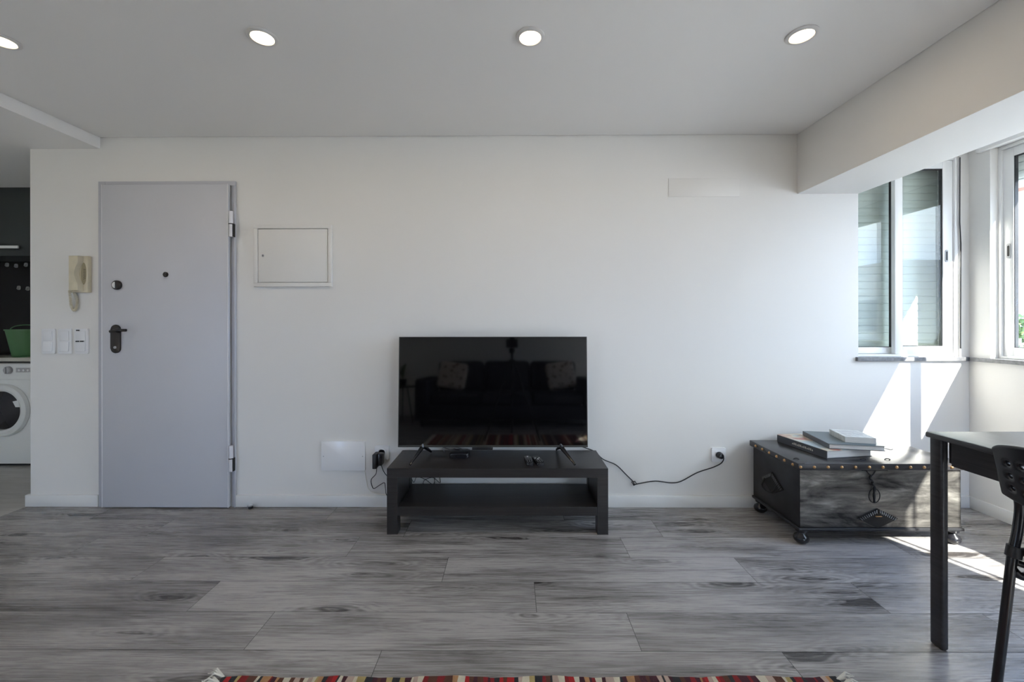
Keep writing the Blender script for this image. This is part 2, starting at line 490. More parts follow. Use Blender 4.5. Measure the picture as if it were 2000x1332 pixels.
# floor: planks along X, 1.38 x 0.194
bm = bmesh.new(); lay = bm.faces.layers.float.new('plank')
rows = {}
y = 0.016; k = 0
offs = [0.30, 0.80, 0.57, -0.31, 0.095, 0.446, 0.927]       # rows counted from the back wall
plank_y = [0.016 - 0.194 * i for i in range(27)]
g_ = 0.0010
for i in range(len(plank_y) - 1):
    y1, y0 = plank_y[i], plank_y[i + 1]
    y1 = min(y1, 0.0); y0 = max(y0, YB)
    off = offs[i] if i < len(offs) else random.uniform(0, 1.38)
    x = off - 1.38 * 4
    while x < XR:
        xa, xb = max(x, -3.02), min(x + 1.38, XR)
        if xb - xa > 0.01 and y1 - y0 > 0.01:
            vs = [bm.verts.new((xa + g_, y0 + g_, 0)), bm.verts.new((xb - g_, y0 + g_, 0)), bm.verts.new((xb - g_, y1 - g_, 0)), bm.verts.new((xa + g_, y1 - g_, 0))]
            f = bm.faces.new(vs); f[lay] = random.random(); f.material_index = 0
        x += 1.38
vs = [bm.verts.new(p) for p in ((-3.02, YB, -0.0015), (XR, YB, -0.0015), (XR, 0, -0.0015), (-3.02, 0, -0.0015))]
f = bm.faces.new(vs); f.material_index = 1
me = bpy.data.meshes.new('floor'); bm.to_mesh(me); bm.free()
me.materials.append(M['floor']); me.materials.append(M['gap'])
fo = bpy.data.objects.new('floor', me); COL.objects.link(fo); struct(fo)

b = B(); b.box(-4.75, -3.021, YB, 1.25, -0.1, -0.001)
struct(b.done('floor_kitchen', M['tile']))
b = B(); b.box(-4.9, 3.1, YB - 0.15, 1.4, -0.3, -0.1); b.box(-3.019, XR, YB, 0.15, -0.1, -0.003)
struct(b.done('floor_slab', M['gap']))

# back wall, with the opening of window 1
WX0, WX1 = 2.133, 2.752
b = B()
b.box(XL, WX0, 0, 0.15, -0.1, 2.33)
b.box(WX0, WX1, 0, 0.15, -0.1, SZ - 0.026)
b.box(WX0, WX1, 0, 0.15, WT, 2.33)
b.box(WX1, XR + 0.15, 0, 0.15, -0.1, 2.33)
struct(b.done('wall_back', M['wall']))
# right wall with windows 2 and 3
W2 = (-2.66, -0.115); W3 = (-4.6, -3.45)
b = B()
b.box(XR, XR + 0.15, YB, 0, -0.1, SZ - 0.026)
b.box(XR, XR + 0.15, YB, 0, WT, 2.33)
b.box(XR, XR + 0.15, W2[1], 0, SZ - 0.026, WT)
b.box(XR, XR + 0.15, W3[1], W2[0], SZ - 0.026, WT)
b.box(XR, XR + 0.15, YB, W3[0], SZ - 0.026, WT)
struct(b.done('wall_right', M['wall']))
W4 = (1.60, 2.74); W5 = (-3.70, -2.85)            # unseen balcony openings added behind the camera to brighten walls and ceiling
b = B(); xe_ = [-4.9, W5[0], W5[1], W4[0], W4[1], XR + 0.15]
for i_ in (0, 2, 4): b.box(xe_[i_], xe_[i_ + 1], YB - 0.15, YB, -0.1, 2.33)
for w_ in (W4, W5): b.box(w_[0], w_[1], YB - 0.15, YB, 1.95, 2.33); b.box(w_[0], w_[1], YB - 0.15, YB, -0.1, 0.02)
struct(b.done('wall_front', M['wall']))
b = B(); b.box(-4.9, -4.75, YB, 1.4, -0.1, 2.33); struct(b.done('wall_left', M['wall']))
b = B(); b.box(-4.75, XL - 0.0, 1.25, 1.4, -0.1, 2.33); b.box(XL, XL + 0.14, 0.15, 1.4, -0.1, 2.33)
struct(b.done('wall_kitchen', M['wall']))

# ceiling: plasterboard with a shadow gap to the back wall, lower field over the kitchen
KX = -2.562
b = B()
b.box(KX, 1.758, YB, -0.006, HC, HC + 0.012)
b.box(-4.9, XR + 0.15, YB - 0.15, 1.4, 2.33, 2.5)
struct(b.done('ceiling', M['ceil']))
b = B(); b.box(-4.75, KX - 0.002, YB, -0.0005, 2.226, 2.32, 0.0); b.box(-4.75, XL - 0.001, -0.0005, 1.25, 2.226, 2.32)
struct(b.done('ceiling_kitchen', M['ceil']))
b = B(); b.box(1.760, 2.135, YB, -0.0005, 1.93, 2.328, 0.001)
struct(b.done('trim_1', M['wall']))                                 # boxed beam along the window side
b = B(); b.box(2.1355, XR - 0.0005, YB, -0.0005, 2.20, 2.328)
struct(b.done('ceiling_recess', M['ceil']))
b = B(); b.box(XR - 0.03, XR - 0.0005, YB, -0.065, 2.15, 2.1995, 0.002)
struct(b.done('trim_2', M['ceil']))                                 # shutter box lip above the right windows

# baseboards
BH = 0.072
def bboard(x0, x1):
    q = B(); q.box(x0, x1, -0.013, -0.0003, 0, BH, 0.0022); return q
dL, _ = onY(196, 700); dR, _ = onY(462, 700)
q = bboard(XL - 0.022, dL - 0.004); q.box(XL - 0.022, XL - 0.0005, 0.0, 0.4, 0, BH)
q.box(dR + 0.0, XR - 0.001, -0.013, -0.0003, 0, BH, 0.0022)
struct(q.done('baseboard_back', M['base'], smooth=True))
b = B(); b.box(XR - 0.013, XR - 0.0003, YB, -0.014, 0, BH, 0.0022); struct(b.done('baseboard_right', M['base'], smooth=True))

# ------------------------------------------------------------------ windows
def lamella_bm(q, axis, u0, u1, plane, z0, z1, pitch=0.0475, th=0.006):
    z = z1
    while z > z0 + 0.005:
        za = max(z - pitch, z0)
        # slightly bowed slat
        h_ = z - za - 0.0022; zb_ = za + 0.0022
        prof = [(plane + 0.0035, zb_), (plane + 0.0004, zb_ + 0.0035), (plane - 0.0012, zb_ + h_ * 0.5), (plane + 0.0004, zb_ + h_ - 0.0035), (plane + 0.0035, zb_ + h_),
                (plane + th, zb_ + h_), (plane + th, zb_)]
        if axis == 'X':     # slats along X, facing -Y
            q.poly([(u0, p, zz) for p, zz in prof], (u1 - u0, 0, 0))
        else:               # slats along Y, facing -X
            q.poly([(p, u0, zz) for p, zz in prof], (0, u1 - u0, 0))
        z -= pitch
    if axis == 'X': q.box(u0, u1, plane + 0.0045, plane + 0.0055, z0, z1)       # interlocking edges behind the joints
    else: q.box(plane + 0.0045, plane + 0.0055, u0, u1, z0, z1)


def sash(parent, axis, u0, u1, z0, z1, p, depth=0.028, st=0.042, st2=None, handle=None):
    """one sliding sash: frame part with gasket and pane"""
    st2 = st2 or st
    def bx(q, a0, a1, c0, c1, d0, d1, bev=0.002):
        if axis == 'X': q.box(a0, a1, d0, d1, c0, c1, bev)
        else: q.box(d0, d1, a0, a1, c0, c1, bev)
    q = B()
    bx(q, u0, u0 + st, z0, z1, p, p + depth); bx(q, u1 - st2, u1, z0, z1, p, p + depth)
    bx(q, u0 + st, u1 - st2, z0, z0 + st, p, p + depth); bx(q, u0 + st, u1 - st2, z1 - st, z1, p, p + depth)
    f = q.done('sash', M['alu'], parent, smooth=True)
    q = B(); g = 0.0035
    bx(q, u0 + st, u0 + st + g, z0 + st, z1 - st, p + 0.004, p + depth - 0.004, 0); bx(q, u1 - st2 - g, u1 - st2, z0 + st, z1 - st, p + 0.004, p + depth - 0.004, 0)
    bx(q, u0 + st, u1 - st2, z0 + st, z0 + st + g, p + 0.004, p + depth - 0.004, 0); bx(q, u0 + st, u1 - st2, z1 - st - g, z1 - st, p + 0.004, p + depth - 0.004, 0)
    q.done('gasket', M['rubber'], f)
    q = B(); bx(q, u0 + st + g, u1 - st2 - g, z0 + st + g, z1 - st - g, p + depth / 2 - 0.008, p + depth / 2 + 0.008, 0)
    q.done('pane', M['glass'], f)
    if handle:
        a, zc = handle
        q = B()
        if axis == 'X':
            q.poly([(x, p, z) for x, z in rrect(a, zc, 0.017, 0.075, 0.008)], (0, -0.003, 0))
        else:
            q.poly([(p, y_, z) for y_, z in rrect(a, zc, 0.020, 0.085, 0.009)], (-0.003, 0, 0))
        q.done('sash_handle', M['trim_grey'], f)
        q = B()
        if axis == 'X':
            q.poly([(x, p - 0.0032, z) for x, z in rrect(a, zc, 0.008, 0.055, 0.0038)], (0, -0.001, 0))
        else:
            q.poly([(p - 0.0032, y_, z) for y_, z in rrect(a, zc, 0.010, 0.062, 0.0048)], (-0.001, 0, 0))
        q.done('handle_slot', M['led'], f)
    return f


w1 = thing('window_1', loc=((WX0 + WX1) / 2, 0.02, SZ), kind='structure')
q = B()
q.box(WX0, WX0 + 0.008, 0.012, 0.11, SZ, WT, 0.001); q.box(WX1 - 0.020, WX1, 0.006, 0.11, SZ, WT, 0.002)
q.box(WX0 + 0.008, WX1 - 0.020, 0.012, 0.11, SZ, SZ + 0.014, 0.001); q.box(WX0 + 0.008, WX1 - 0.020, 0.012, 0.11, WT - 0.02, WT, 0.001)
q.done('window_frame', M['alu'], w1, smooth=True)
sash(w1, 'X', 2.375, WX1 - 0.022, SZ + 0.016, WT - 0.022, 0.018, st=0.048, st2=0.060, handle=(2.690, 1.548))
sash(w1, 'X', WX0 + 0.010, 2.44, SZ + 0.016, WT - 0.022, 0.062, st=0.040)
q = B(); q.tube([(WX1 + 0.000, -0.004, WT - 0.01), (WX1 - 0.004, -0.006, 1.75), (WX1 + 0.004, -0.005, 1.62), (WX1 + 0.002, -0.004, SZ + 0.05)], 0.0028)
q.done('shutter_strap', M['cable'], w1, smooth=True)
q = B(); lamella_bm(q, 'X', WX0 + 0.001, WX1 - 0.001, 0.130, SZ, WT)
q.done('roller_shutter', M['shutter'], w1)
q = B(); q.box(2.115, XR - 0.002, -0.020, 0.149, SZ - 0.025, SZ - 0.0005, 0.002)
q.done('window_sill', M['sill'], w1)
q = B(); q.box(2.56, 2.64, -0.001 - 0.012, -0.001, WT + 0.003, WT + 0.012, 0.001); q.done('vent_slot', M['led'], w1)

for nm, (ya, yb), hd in (('window_2', W2, True), ('window_3', W3, False)):
    w = thing(nm, loc=(XR + 0.08, (ya + yb) / 2, SZ), kind='structure')
    q = B(); P0, P1 = XR + 0.045, XR + 0.128
    q.box(P0, P1, yb - 0.016, yb, SZ, WT, 0.002); q.box(P0, P1, ya, ya + 0.03, SZ, WT, 0.002)
    q.box(P0, P1, ya + 0.03, yb - 0.016, SZ, SZ + 0.014, 0.001); q.box(P0, P1, ya + 0.03, yb - 0.016, WT - 0.02, WT, 0.001)
    q.done('window_frame', M['alu'], w, smooth=True)
    n = 3 if hd else 2; wdt = (yb - ya - 0.046) / n
    for k in range(n):
        u1 = yb - 0.016 - k * wdt + 0.02 * (k > 0); u0 = yb - 0.016 - (k + 1) * wdt - 0.02 * (k < n - 1)
        hdl = (u1 - 0.027, 1.548) if (hd and k == 0) else None
        sash(w, 'Y', u0, u1, SZ + 0.016, WT - 0.022, XR + 0.058 + (0.032 if k % 2 else 0.0), st=0.05, handle=hdl)
    if hd: q = B(); q.box(XR + 0.066, XR + 0.078, ya + 0.262, ya + 0.282, SZ + 0.06, WT - 0.07); q.done('glazing_bar', M['alu'], w)
    q = B(); lamella_bm(q, 'Y', ya + 0.001, yb - 0.001, XR + 0.140, 1.947, WT)
    q.done('roller_shutter', M['shutter'], w)
    q = B(); q.box(XR - 0.022, XR + 0.149, ya - 0.0, yb + (0.093 if hd else 0.0), SZ - 0.025, SZ - 0.0005, 0.002)
    q.done('window_sill', M['sill'], w)

for nm, (xa, xb) in (('fill_window_4', W4), ('fill_window_5', W5)):  # added glazing, out of view, lets extra daylight in from behind
    w = thing(nm, loc=((xa + xb) / 2, YB - 0.08, 0.02), kind='structure')
    q = B(); q.box(xa, xa + 0.03, YB - 0.12, YB - 0.04, 0.02, 1.95, 0.002); q.box(xb - 0.03, xb, YB - 0.12, YB - 0.04, 0.02, 1.95, 0.002)
    q.box(xa + 0.03, xb - 0.03, YB - 0.12, YB - 0.04, 0.02, 0.04, 0.002); q.box(xa + 0.03, xb - 0.03, YB - 0.12, YB - 0.04, 1.92, 1.95, 0.002)
    q.done('window_frame', M['alu'], w, smooth=True)
    if nm == 'fill_window_4':
        sash(w, 'X', xa + 0.032, (xa + xb) / 2 + 0.03, 0.042, 1.918, YB - 0.075, st=0.06)
        sash(w, 'X', (xa + xb) / 2 - 0.03, xb - 0.032, 0.042, 1.918, YB - 0.112, st=0.06)
    else: sash(w, 'X', xa + 0.032, xb - 0.032, 0.042, 1.918, YB - 0.09, st=0.06)

# ------------------------------------------------------------------ entrance door
def wp(px, py, y=0.0): return onY(px, py, y)
x0, zt = wp(196, 353); x1, _ = wp(462, 353)
zt = 2.018
d = thing('door_1', loc=((x0 + x1) / 2, 0, 0), kind='structure')
lx0, _ = wp(199.5, 600, -0.03); lx1, _ = wp(447, 600, -0.03)
q = B()
q.box(x0, lx0 + 0.004, -0.014, -0.0003, 0.0, zt, 0.0015)
q.box(lx0 + 0.004, x1, -0.014, -0.0003, zt - 0.028, zt, 0.0015)
q.box(lx1 + 0.001, x1 - 0.007, -0.008, -0.0003, 0.0, zt - 0.028)
q.box(x1 - 0.007, x1, -0.018, -0.0003, 0.0, zt - 0.0285, 0.0015)
q.done('door_frame', M['door_frame'], d, smooth=True)
q = B(); q.box(lx0, lx1, -0.034, -0.0142, 0.006, zt - 0.026, 0.004)
leaf = q.done('door_leaf', M['door'], d, smooth=True)
q = B(); q.box(lx0 + 0.0, lx0 + 0.004, -0.0352, -0.034, 0.006, zt - 0.026); q.box(lx1 - 0.006, lx1 - 0.0, -0.0365, -0.034, 0.006, zt - 0.026, 0.001)
q.done('door_edging', M['hinge'], leaf)
for hy in (438, 895):
    hx, hz = wp(452.5, hy, -0.03)
    q = B(); q.lathe([(0.0001, -0.080), (0.0125, -0.078), (0.0125, -0.003), (0.0001, -0.003)], (hx, -0.036, hz), 'Z', 20)
    q.lathe([(0.0001, 0.003), (0.0125, 0.003), (0.0125, 0.078), (0.0001, 0.080)], (hx, -0.036, hz), 'Z', 20)
    h = q.done('hinge', M['hinge'], d, smooth=True)
    q = B(); q.lathe([(0.0130, -0.003), (0.0130, 0.003)], (hx, -0.036, hz), 'Z', 20); q.box(hx + 0.0128, hx + 0.0155, -0.042, -0.020, hz - 0.078, hz + 0.003)
    q.done('hinge_washer', M['led'], h)
# lever handle on its long plate
cx, cz = wp(225.5, 662, -0.04)
q = B(); q.poly([(x, -0.0342, z) for x, z in rrect(cx, cz, 0.060, 0.175, 0.0295, 8)], (0, -0.008, 0), bev=0.003)
hp = q.done('handle_plate', M['black_metal'], leaf, smooth=True)
hz = wp(225, 646, -0.08)[1]
hA = wp(215, 647.5, -0.085); hB = wp(226, 645.5, -0.086); hC = wp(236, 645, -0.080); hD = wp(246.5, 645, -0.074)
q = B(); q.lathe([(0.013, 0.0), (0.013, 0.010), (0.009, 0.012), (0.009, 0.045), (0.0001, 0.048)], (hA[0] + 0.012, -0.042, hz), '-Y', 20)
q.tube(smooth_path([(hA[0], -0.085, hA[1]), (hB[0], -0.086, hB[1]), (hC[0], -0.080, hC[1]), (hD[0], -0.074, hD[1])], 5), 0.0085, 12)
q.done('door_handle', M['black_metal'], leaf, smooth=True)
q = B(); q.lathe([(0.008, 0), (0.008, 0.004), (0.0001, 0.005)], (cx, -0.042, cz - 0.052), '-Y', 16)
q.done('lock_cylinder', M['trim_grey'], leaf, smooth=True)
# deadbolt thumb turn and peephole
cx, cz = wp(225, 556.5, -0.05)
q = B(); q.lathe([(0.029, 0), (0.029, 0.010), (0.026, 0.014), (0.0001, 0.0145)], (cx, -0.0342, cz), '-Y', 32)
kb = q.done('deadbolt', M['black_metal'], leaf, smooth=True)
q = B(); q.poly([(cx - 0.001 + (-0.019 * math.sin(PI * k / 12)), -0.0488, cz + 0.019 * math.cos(PI * k / 12)) for k in range(13)], (0, -0.003, 0))
q.done('thumb_turn', M['chrome'], leaf)
cx, cz = wp(322.5, 536, -0.04)
q = B(); q.lathe([(0.016, 0), (0.016, 0.005), (0.012, 0.008), (0.0001, 0.006)], (cx, -0.0342, cz), '-Y', 24)
q.done('peephole', M['black_metal'], leaf, smooth=True)

# ------------------------------------------------------------------ things on the back wall
# intercom
cx, cz = wp(152, 536, -0.02)
ic = thing('intercom', 'cream intercom with handset and curly cord, left of the grey door', 'intercom', (cx, 0, cz - 0.12))
hl = wp(133.5, 536, -0.061)[0]; hr = wp(152, 536, -0.061)[0]; pr = wp(171, 536, -0.028)[0]; pl_ = wp(136, 536, -0.028)[0]
q = B(); q.box(pl_, pr, -0.028, -0.0005, cz - 0.112, cz + 0.113, 0.005)
q.done('base', M['beige'], ic, smooth=True)
out_l = []
zs = [0.106 - 0.212 * k / 24 for k in range(25)]
right = []
for z in zs:
    t = abs(z) / 0.106
    w = 0.000 if t > 0.62 else 0.026 * math.cos(t / 0.62 * PI / 2) ** 1.0
    right.append((hr - w * 0.9, z + cz + 0.004))
pts = [(hl, cz + 0.110)] + right + [(hl, cz - 0.102)]
q = B(); q.poly([(x, -0.029, z) for x, z in pts], (0, -0.032, 0), bev=0.004)
q.done('handset', M['beige'], ic, smooth=True)
q = B(); q.poly([(hr + 0.003 + 0.017 * math.cos(2 * PI * k / 28), -0.0281, cz + 0.004 + 0.068 * math.sin(2 * PI * k / 28)) for k in range(28)], (0, -0.0006, 0)); q.done('recess_shade_grille', M['grille_shade'], ic)  # flat ellipse: recess shade painted in beside the handset, over the grille's darker tone
q = B()
for k in range(7):
    q.lathe([(0.0022, 0), (0.0022, 0.0008)], (hr + 0.004, -0.0288, cz - 0.03 + k * 0.010), '-Y', 10)
    q.lathe([(0.0022, 0), (0.0022, 0.0008)], (hr + 0.011, -0.0288, cz - 0.025 + k * 0.009), '-Y', 10)
q.done('speaker_holes', M['matt_black'], ic)
loop = smooth_path([(cx - 0.036, -0.035, cz - 0.100), (cx - 0.044, -0.022, cz - 0.150), (cx - 0.046, -0.015, cz - 0.195), (cx - 0.032, -0.012, cz - 0.222), (cx - 0.016, -0.012, cz - 0.200), (cx - 0.012, -0.012, cz - 0.160), (cx - 0.028, -0.012, cz - 0.118), (cx - 0.030, -0.015, cz - 0.104)], 30)
coil = []
turns = 46
for i, p in enumerate(loop):
    t = i / (len(loop) - 1); a = 2 * PI * turns * t
    d_ = (loop[min(i + 1, len(loop) - 1)] - loop[max(i - 1, 0)]).normalized(); u = d_.cross(Vector((0, 1, 0))).normalized()
    coil.append((p, u))
fine = []
NS = turns * 8
for i in range(NS + 1):
    t = i / NS * (len(coil) - 1); k = min(int(t), len(coil) - 2); fr = t - k
    p = coil[k][0].lerp(coil[k + 1][0], fr); u = coil[k][1].lerp(coil[k + 1][1], fr); a = 2 * PI * i / 8
    fine.append(p + u * math.cos(a) * 0.0062 + Vector((0, 1, 0)) * math.sin(a) * 0.0062)
q = B(); q.tube(fine, 0.0021, 5); q.done('curly_cord', M['beige'], ic, smooth=True)

# wall switches
def switch_parts(root, loc, slots):
    X, Y, Z = loc
    q = B(); plate(q, X, Z, 0.084, 0.156, -0.0005, -0.009, 0.006, 0.003)
    q.done('switch_plate', M['white_plastic'], root, smooth=True)
    for s_ in (1, -1):
        q = B(); q.box(X - 0.029, X + 0.029, -0.014, -0.009, Z + s_ * 0.0335 - 0.030, Z + s_ * 0.0335 + 0.030, 0.002, rot=Matrix.Rotation(s_ * 0.05, 3, 'X'))
        q.done('rocker', M['white_plastic'], root, smooth=True)
    if slots:
        q = B()
        q.box(X - 0.026, X - 0.009, -0.0150, -0.009, Z + 0.064, Z + 0.071, 0.0005)
        q.done('indicator_slot', M['led'], root)
        for dx in (-0.018, 0.010):
            q = B(); q.box(X + dx - 0.009, X + dx + 0.012, -0.0175, -0.0140, Z - 0.0035, Z + 0.0035, 0.0005)
            q.done('indicator_slot', M['led'], root)
for px_, lb, sl in ((93.5, 'white double wall switch furthest from the grey door', False), (125.5, 'white double wall switch in the middle of the three under the intercom', False), (158, 'white double wall switch with black indicator slots beside the door', True)):
    X, Z = wp(px_, 666.5, -0.01)
    s_ = thing('wall_switch', lb, 'light switch', (X, 0, Z), 'wall switches by the door')
    switch_parts(s_, (X, 0, Z), sl)

# electrical panel
xa, za = wp(498, 440); xb, zb = wp(650, 560)
ep = thing('electrical_panel', 'white rectangular electrical panel cover with hinged flap, right of the door', 'electrical panel', ((xa + xb) / 2, 0, zb))
q = B(); t_ = 0.024
q.box(xa, xb, -0.0165, -0.0003, za - t_, za, 0.002); q.box(xa, xb, -0.0165, -0.0003, zb, zb + t_, 0.002)
q.box(xa, xa + t_, -0.0165, -0.0003, zb + t_, za - t_, 0.002); q.box(xb - t_, xb, -0.0165, -0.0003, zb + t_, za - t_, 0.002)
q.done('frame', M['wall'], ep, smooth=True)
q = B(); q.box(xa + t_ + 0.004, xb - t_ - 0.004, -0.0130, -0.0003, zb + t_ + 0.004, za - t_ - 0.004, 0.001)
dr = q.done('flap', M['wall'], ep, smooth=True)
lx, lz = wp(516, 500)
q = B(); q.lathe([(0.0085, 0), (0.0085, 0.002), (0.0001, 0.0022)], (lx, -0.0130, lz), '-Y', 20); q.done('lock', M['trim_grey'], dr, smooth=True)
q = B(); q.box(lx - 0.001, lx + 0.003, -0.0158, -0.0152, lz - 0.005, lz + 0.005); q.done('keyhole', M['led'], dr)

# blank cover plate low on the wall
xa, za = wp(629, 861); xb, zb = wp(714, 918)
cp = thing('cover_plate', 'low white blank cover plate on wall left of the TV bench', 'cover plate', ((xa + xb) / 2, 0, zb))
q = B(); plate(q, (xa + xb) / 2, (za + zb) / 2, xb - xa, za - zb, -0.0003, -0.012, 0.004, 0.0015); q.done('plate', M['white_plastic'], cp, smooth=True)
for dx in (xa + 0.014, xb - 0.014):
    q = B(); q.lathe([(0.0035, 0), (0.0035, 0.001), (0.0001, 0.0012)], (dx, -0.012, (za + zb) / 2 - 0.002), '-Y', 12); q.done('screw', M['trim_grey'], cp, smooth=True)
# painted vent cover high on the wall
xa, za = wp(1305.5, 348.5); xb, zb = wp(1444, 384)
q = B(); q.box(xa, xb, -0.004, -0.0003, zb, za, 0.0012)
tag(q.done('vent_cover', M['wall'], smooth=True), 'flat painted rectangular cover high on wall near the beam', 'wall cover')

# outlets
def socket(X, Z, lb):
    s_ = thing('wall_socket', lb, 'socket', (X, 0, Z), 'power sockets low on the back wall')
    q = B(); plate(q, X, Z, 0.086, 0.086, -0.0005, -0.010, 0.005, 0.003); q.done('socket_plate', M['white_plastic'], s_, smooth=True)
    q = B(); q.lathe([(0.025, 0.0), (0.025, 0.003), (0.0205, 0.003), (0.0195, 0.0005), (0.0001, 0.0005)], (X, -0.0095, Z), '-Y', 28)
    q.done('socket_well', M['white_plastic'], s_, smooth=True); return s_
X, Z = wp(745.5, 884, -0.01); socket(X, Z, 'white wall socket beside TV bench holding the black power adapter'); SL = (X, Z)
X, Z = wp(1404, 888.5, -0.01); socket(X, Z, 'white wall socket between TV bench and trunk with round black plug'); SR = (X, Z)

# power adapter and its cable, left
aX, aZ = wp(737, 900, -0.06)
pa = thing('power_adapter', 'black block power adapter plugged into the socket left of the bench', 'adapter', (aX, -0.02, aZ - 0.05))
q = B(); q.box(aX - 0.026, aX - 0.001, -0.078, -0.013, aZ - 0.045, aZ + 0.042, 0.004); q.done('adapter_body', M['matt_black'], pa, smooth=True)
q = B(); q.box(aX + 0.001, aX + 0.030, -0.070, -0.013, aZ - 0.030, aZ + 0.045, 0.008); q.done('plug', M['gloss_black'], pa, smooth=True)
def W(px, py, y): x, z = onY(px, py, y); return (x, y, z)
q = B()
q.tube(smooth_path([W(736, 914, -0.045), W(734, 926, -0.03), W(725, 937, -0.02), W(727, 950, -0.02), W(731, 954, -0.02), W(742, 947, -0.02), W(751, 943, -0.02), W(753, 955, -0.02), W(756, 968, -0.03), W(775, 985, -0.05)], 6), 0.0022, 8)
q.tube(smooth_path([W(745, 909, -0.04), W(749, 920, -0.03), W(757, 930, -0.03), W(775, 940, -0.04)], 6), 0.0024, 8)
tag(q.done('power_cable', M['cable'], smooth=True), 'thin black cables dropping from adapter behind left end of bench', 'cable')
q = B(); q.tube(smooth_path([W(712, 918, -0.004), W(715, 935, -0.005), W(720, 955, -0.006), W(732, 963, -0.016), W(752, 966, -0.018), W(780, 968, -0.02)], 6), 0.0018, 8)
tag(q.done('antenna_cable', M['fringe'], smooth=True), 'pale thin cable hanging from the blank cover plate to the baseboard', 'cable')

# TV cable on the right
pl = thing('tv_power_cord', 'long black cord running from the TV to the socket near trunk', 'cable', (SR[0], -0.01, SR[1] - 0.04))
q = B(); q.tube(smooth_path([W(1126, 869, -0.010), W(1150, 877, -0.010), W(1163, 883, -0.010), W(1178, 897, -0.010), W(1203, 908, -0.010), W(1222, 926, -0.010), W(1237, 941, -0.010), W(1239, 946, -0.010), W(1250, 944, -0.018), W(1280, 939.5, -0.008), W(1310, 943, -0.008), W(1330, 940, -0.008), W(1362, 923, -0.008), W(1392, 913, -0.010), W(1408, 905, -0.018), W(1413.5, 896, -0.028), W(1411, 889, -0.042), W(1407, 888, -0.045)], 6), 0.0033, 8)
q.done('cord', M['cable'], pl, smooth=True)
q = B(); q.lathe([(0.0185, 0.0), (0.0185, 0.022), (0.014, 0.034), (0.006, 0.036), (0.0001, 0.036)], (SR[0] + 0.001, -0.0125, SR[1]), '-Y', 24); q.done('plug', M['gloss_black'], pl, smooth=True)
q = B(); q.tube([W(1234, 941, -0.012), W(1240, 940, -0.014), W(1243, 945, -0.014), W(1238, 948, -0.012)], 0.0035, 8, closed=True); q.done('knot', M['cable'], pl, smooth=True)

# door stop on the floor
X, Y = onZ(492, 991, 0.0)
ds = thing('door_stop', 'small black and chrome door stop on the floor by the baseboard', 'door stop', (X, -0.03, 0))
q = B(); q.lathe([(0.013, 0.0), (0.013, 0.012), (0.009, 0.014), (0.0001, 0.014)], (X, -0.03, 0), 'Z', 20); q.done('base', M['matt_black'], ds, smooth=True)
q = B(); q.lathe([(0.011, 0.014), (0.017, 0.017), (0.017, 0.023), (0.010, 0.026), (0.0001, 0.0265)], (X, -0.03, 0), 'Z', 20); q.done('cap', M['chrome'], ds, smooth=True)

# ------------------------------------------------------------------ downlights
lp = [onZ(px_, py_, HC) for px_, py_ in ((3, 78), (512.5, 71), (1035.5, 71), (1566, 67.5))]
def downlight(X, Y, lb):
    t = thing('downlight', lb, 'ceiling light', (X, Y, HC - 0.0003), 'round recessed downlights')
    o = (X, Y, HC - 0.0005)
    q = B(); q.lathe([(0.041, 0.0), (0.058, 0.0), (0.058, 0.003), (0.052, 0.0075), (0.044, 0.0080), (0.041, 0.002), (0.041, 0.0)], o, '-Z', 40)
    q.done('trim_ring', M['lamp_ring'], t, smooth=True)
    q = B(); q.lathe([(0.0408, 0.0012), (0.0408, 0.0042), (0.0001, 0.0050)], o, '-Z', 40)
    q.done('diffuser', M['lamp_glow'], t, smooth=True)
    l = bpy.data.lights.new('downlight_beam', 'AREA'); l.shape = 'DISK'; l.size = 0.075; l.energy = 1.1; l.color = (1.0, 0.80, 0.55)
    lo = bpy.data.objects.new('downlight_beam', l); COL.objects.link(lo); lo.parent = t; lo.location = (0, 0, -0.010)
    return t
t0 = downlight(*lp[0], 'lit round downlight furthest left, cut by the left picture edge')
for p, lb in zip(lp[1:], ('lit round downlight in the ceiling above the grey door side', 'lit round downlight in the ceiling above the television', 'lit round downlight furthest right, closest to the window beam')):
    dup(t0, (p[0], p[1], HC - 0.0003), lb)

# ------------------------------------------------------------------ TV bench
FY = -0.347; BY = -0.020
bx0, _ = onY(755.5, 1000, FY); bx1, _ = onY(1188, 1000, FY)
bt = 0.355
tb = thing('tv_bench', 'low black-brown TV bench with open shelf against the white wall', 'tv bench', ((bx0 + bx1) / 2, (FY + BY) / 2, 0))
q = B(); q.box(bx0, bx1, FY, BY, bt - 0.050, bt, 0.0012); q.done('top', M['espresso'], tb)
pw = 0.058
q = B(); q.box(bx0 + pw + 0.0005, bx1 - pw - 0.0005, FY + 0.001, BY - 0.001, 0.101, 0.149, 0.0012); q.done('shelf', M['espresso'], tb)
for xa in (bx0, bx1 - pw):
    q = B(); q.box(xa + 0.002, xa + pw - 0.002, FY + pw + 0.0005, BY - pw - 0.0005, 0.101, bt - 0.0505, 0.001); q.done('side_panel', M['espresso'], tb)
    for ya in (FY, BY - pw):
        q = B(); q.box(xa, xa + pw, ya, ya + pw, 0.0, bt - 0.0503, 0.001); q.done('leg', M['espresso'], tb)

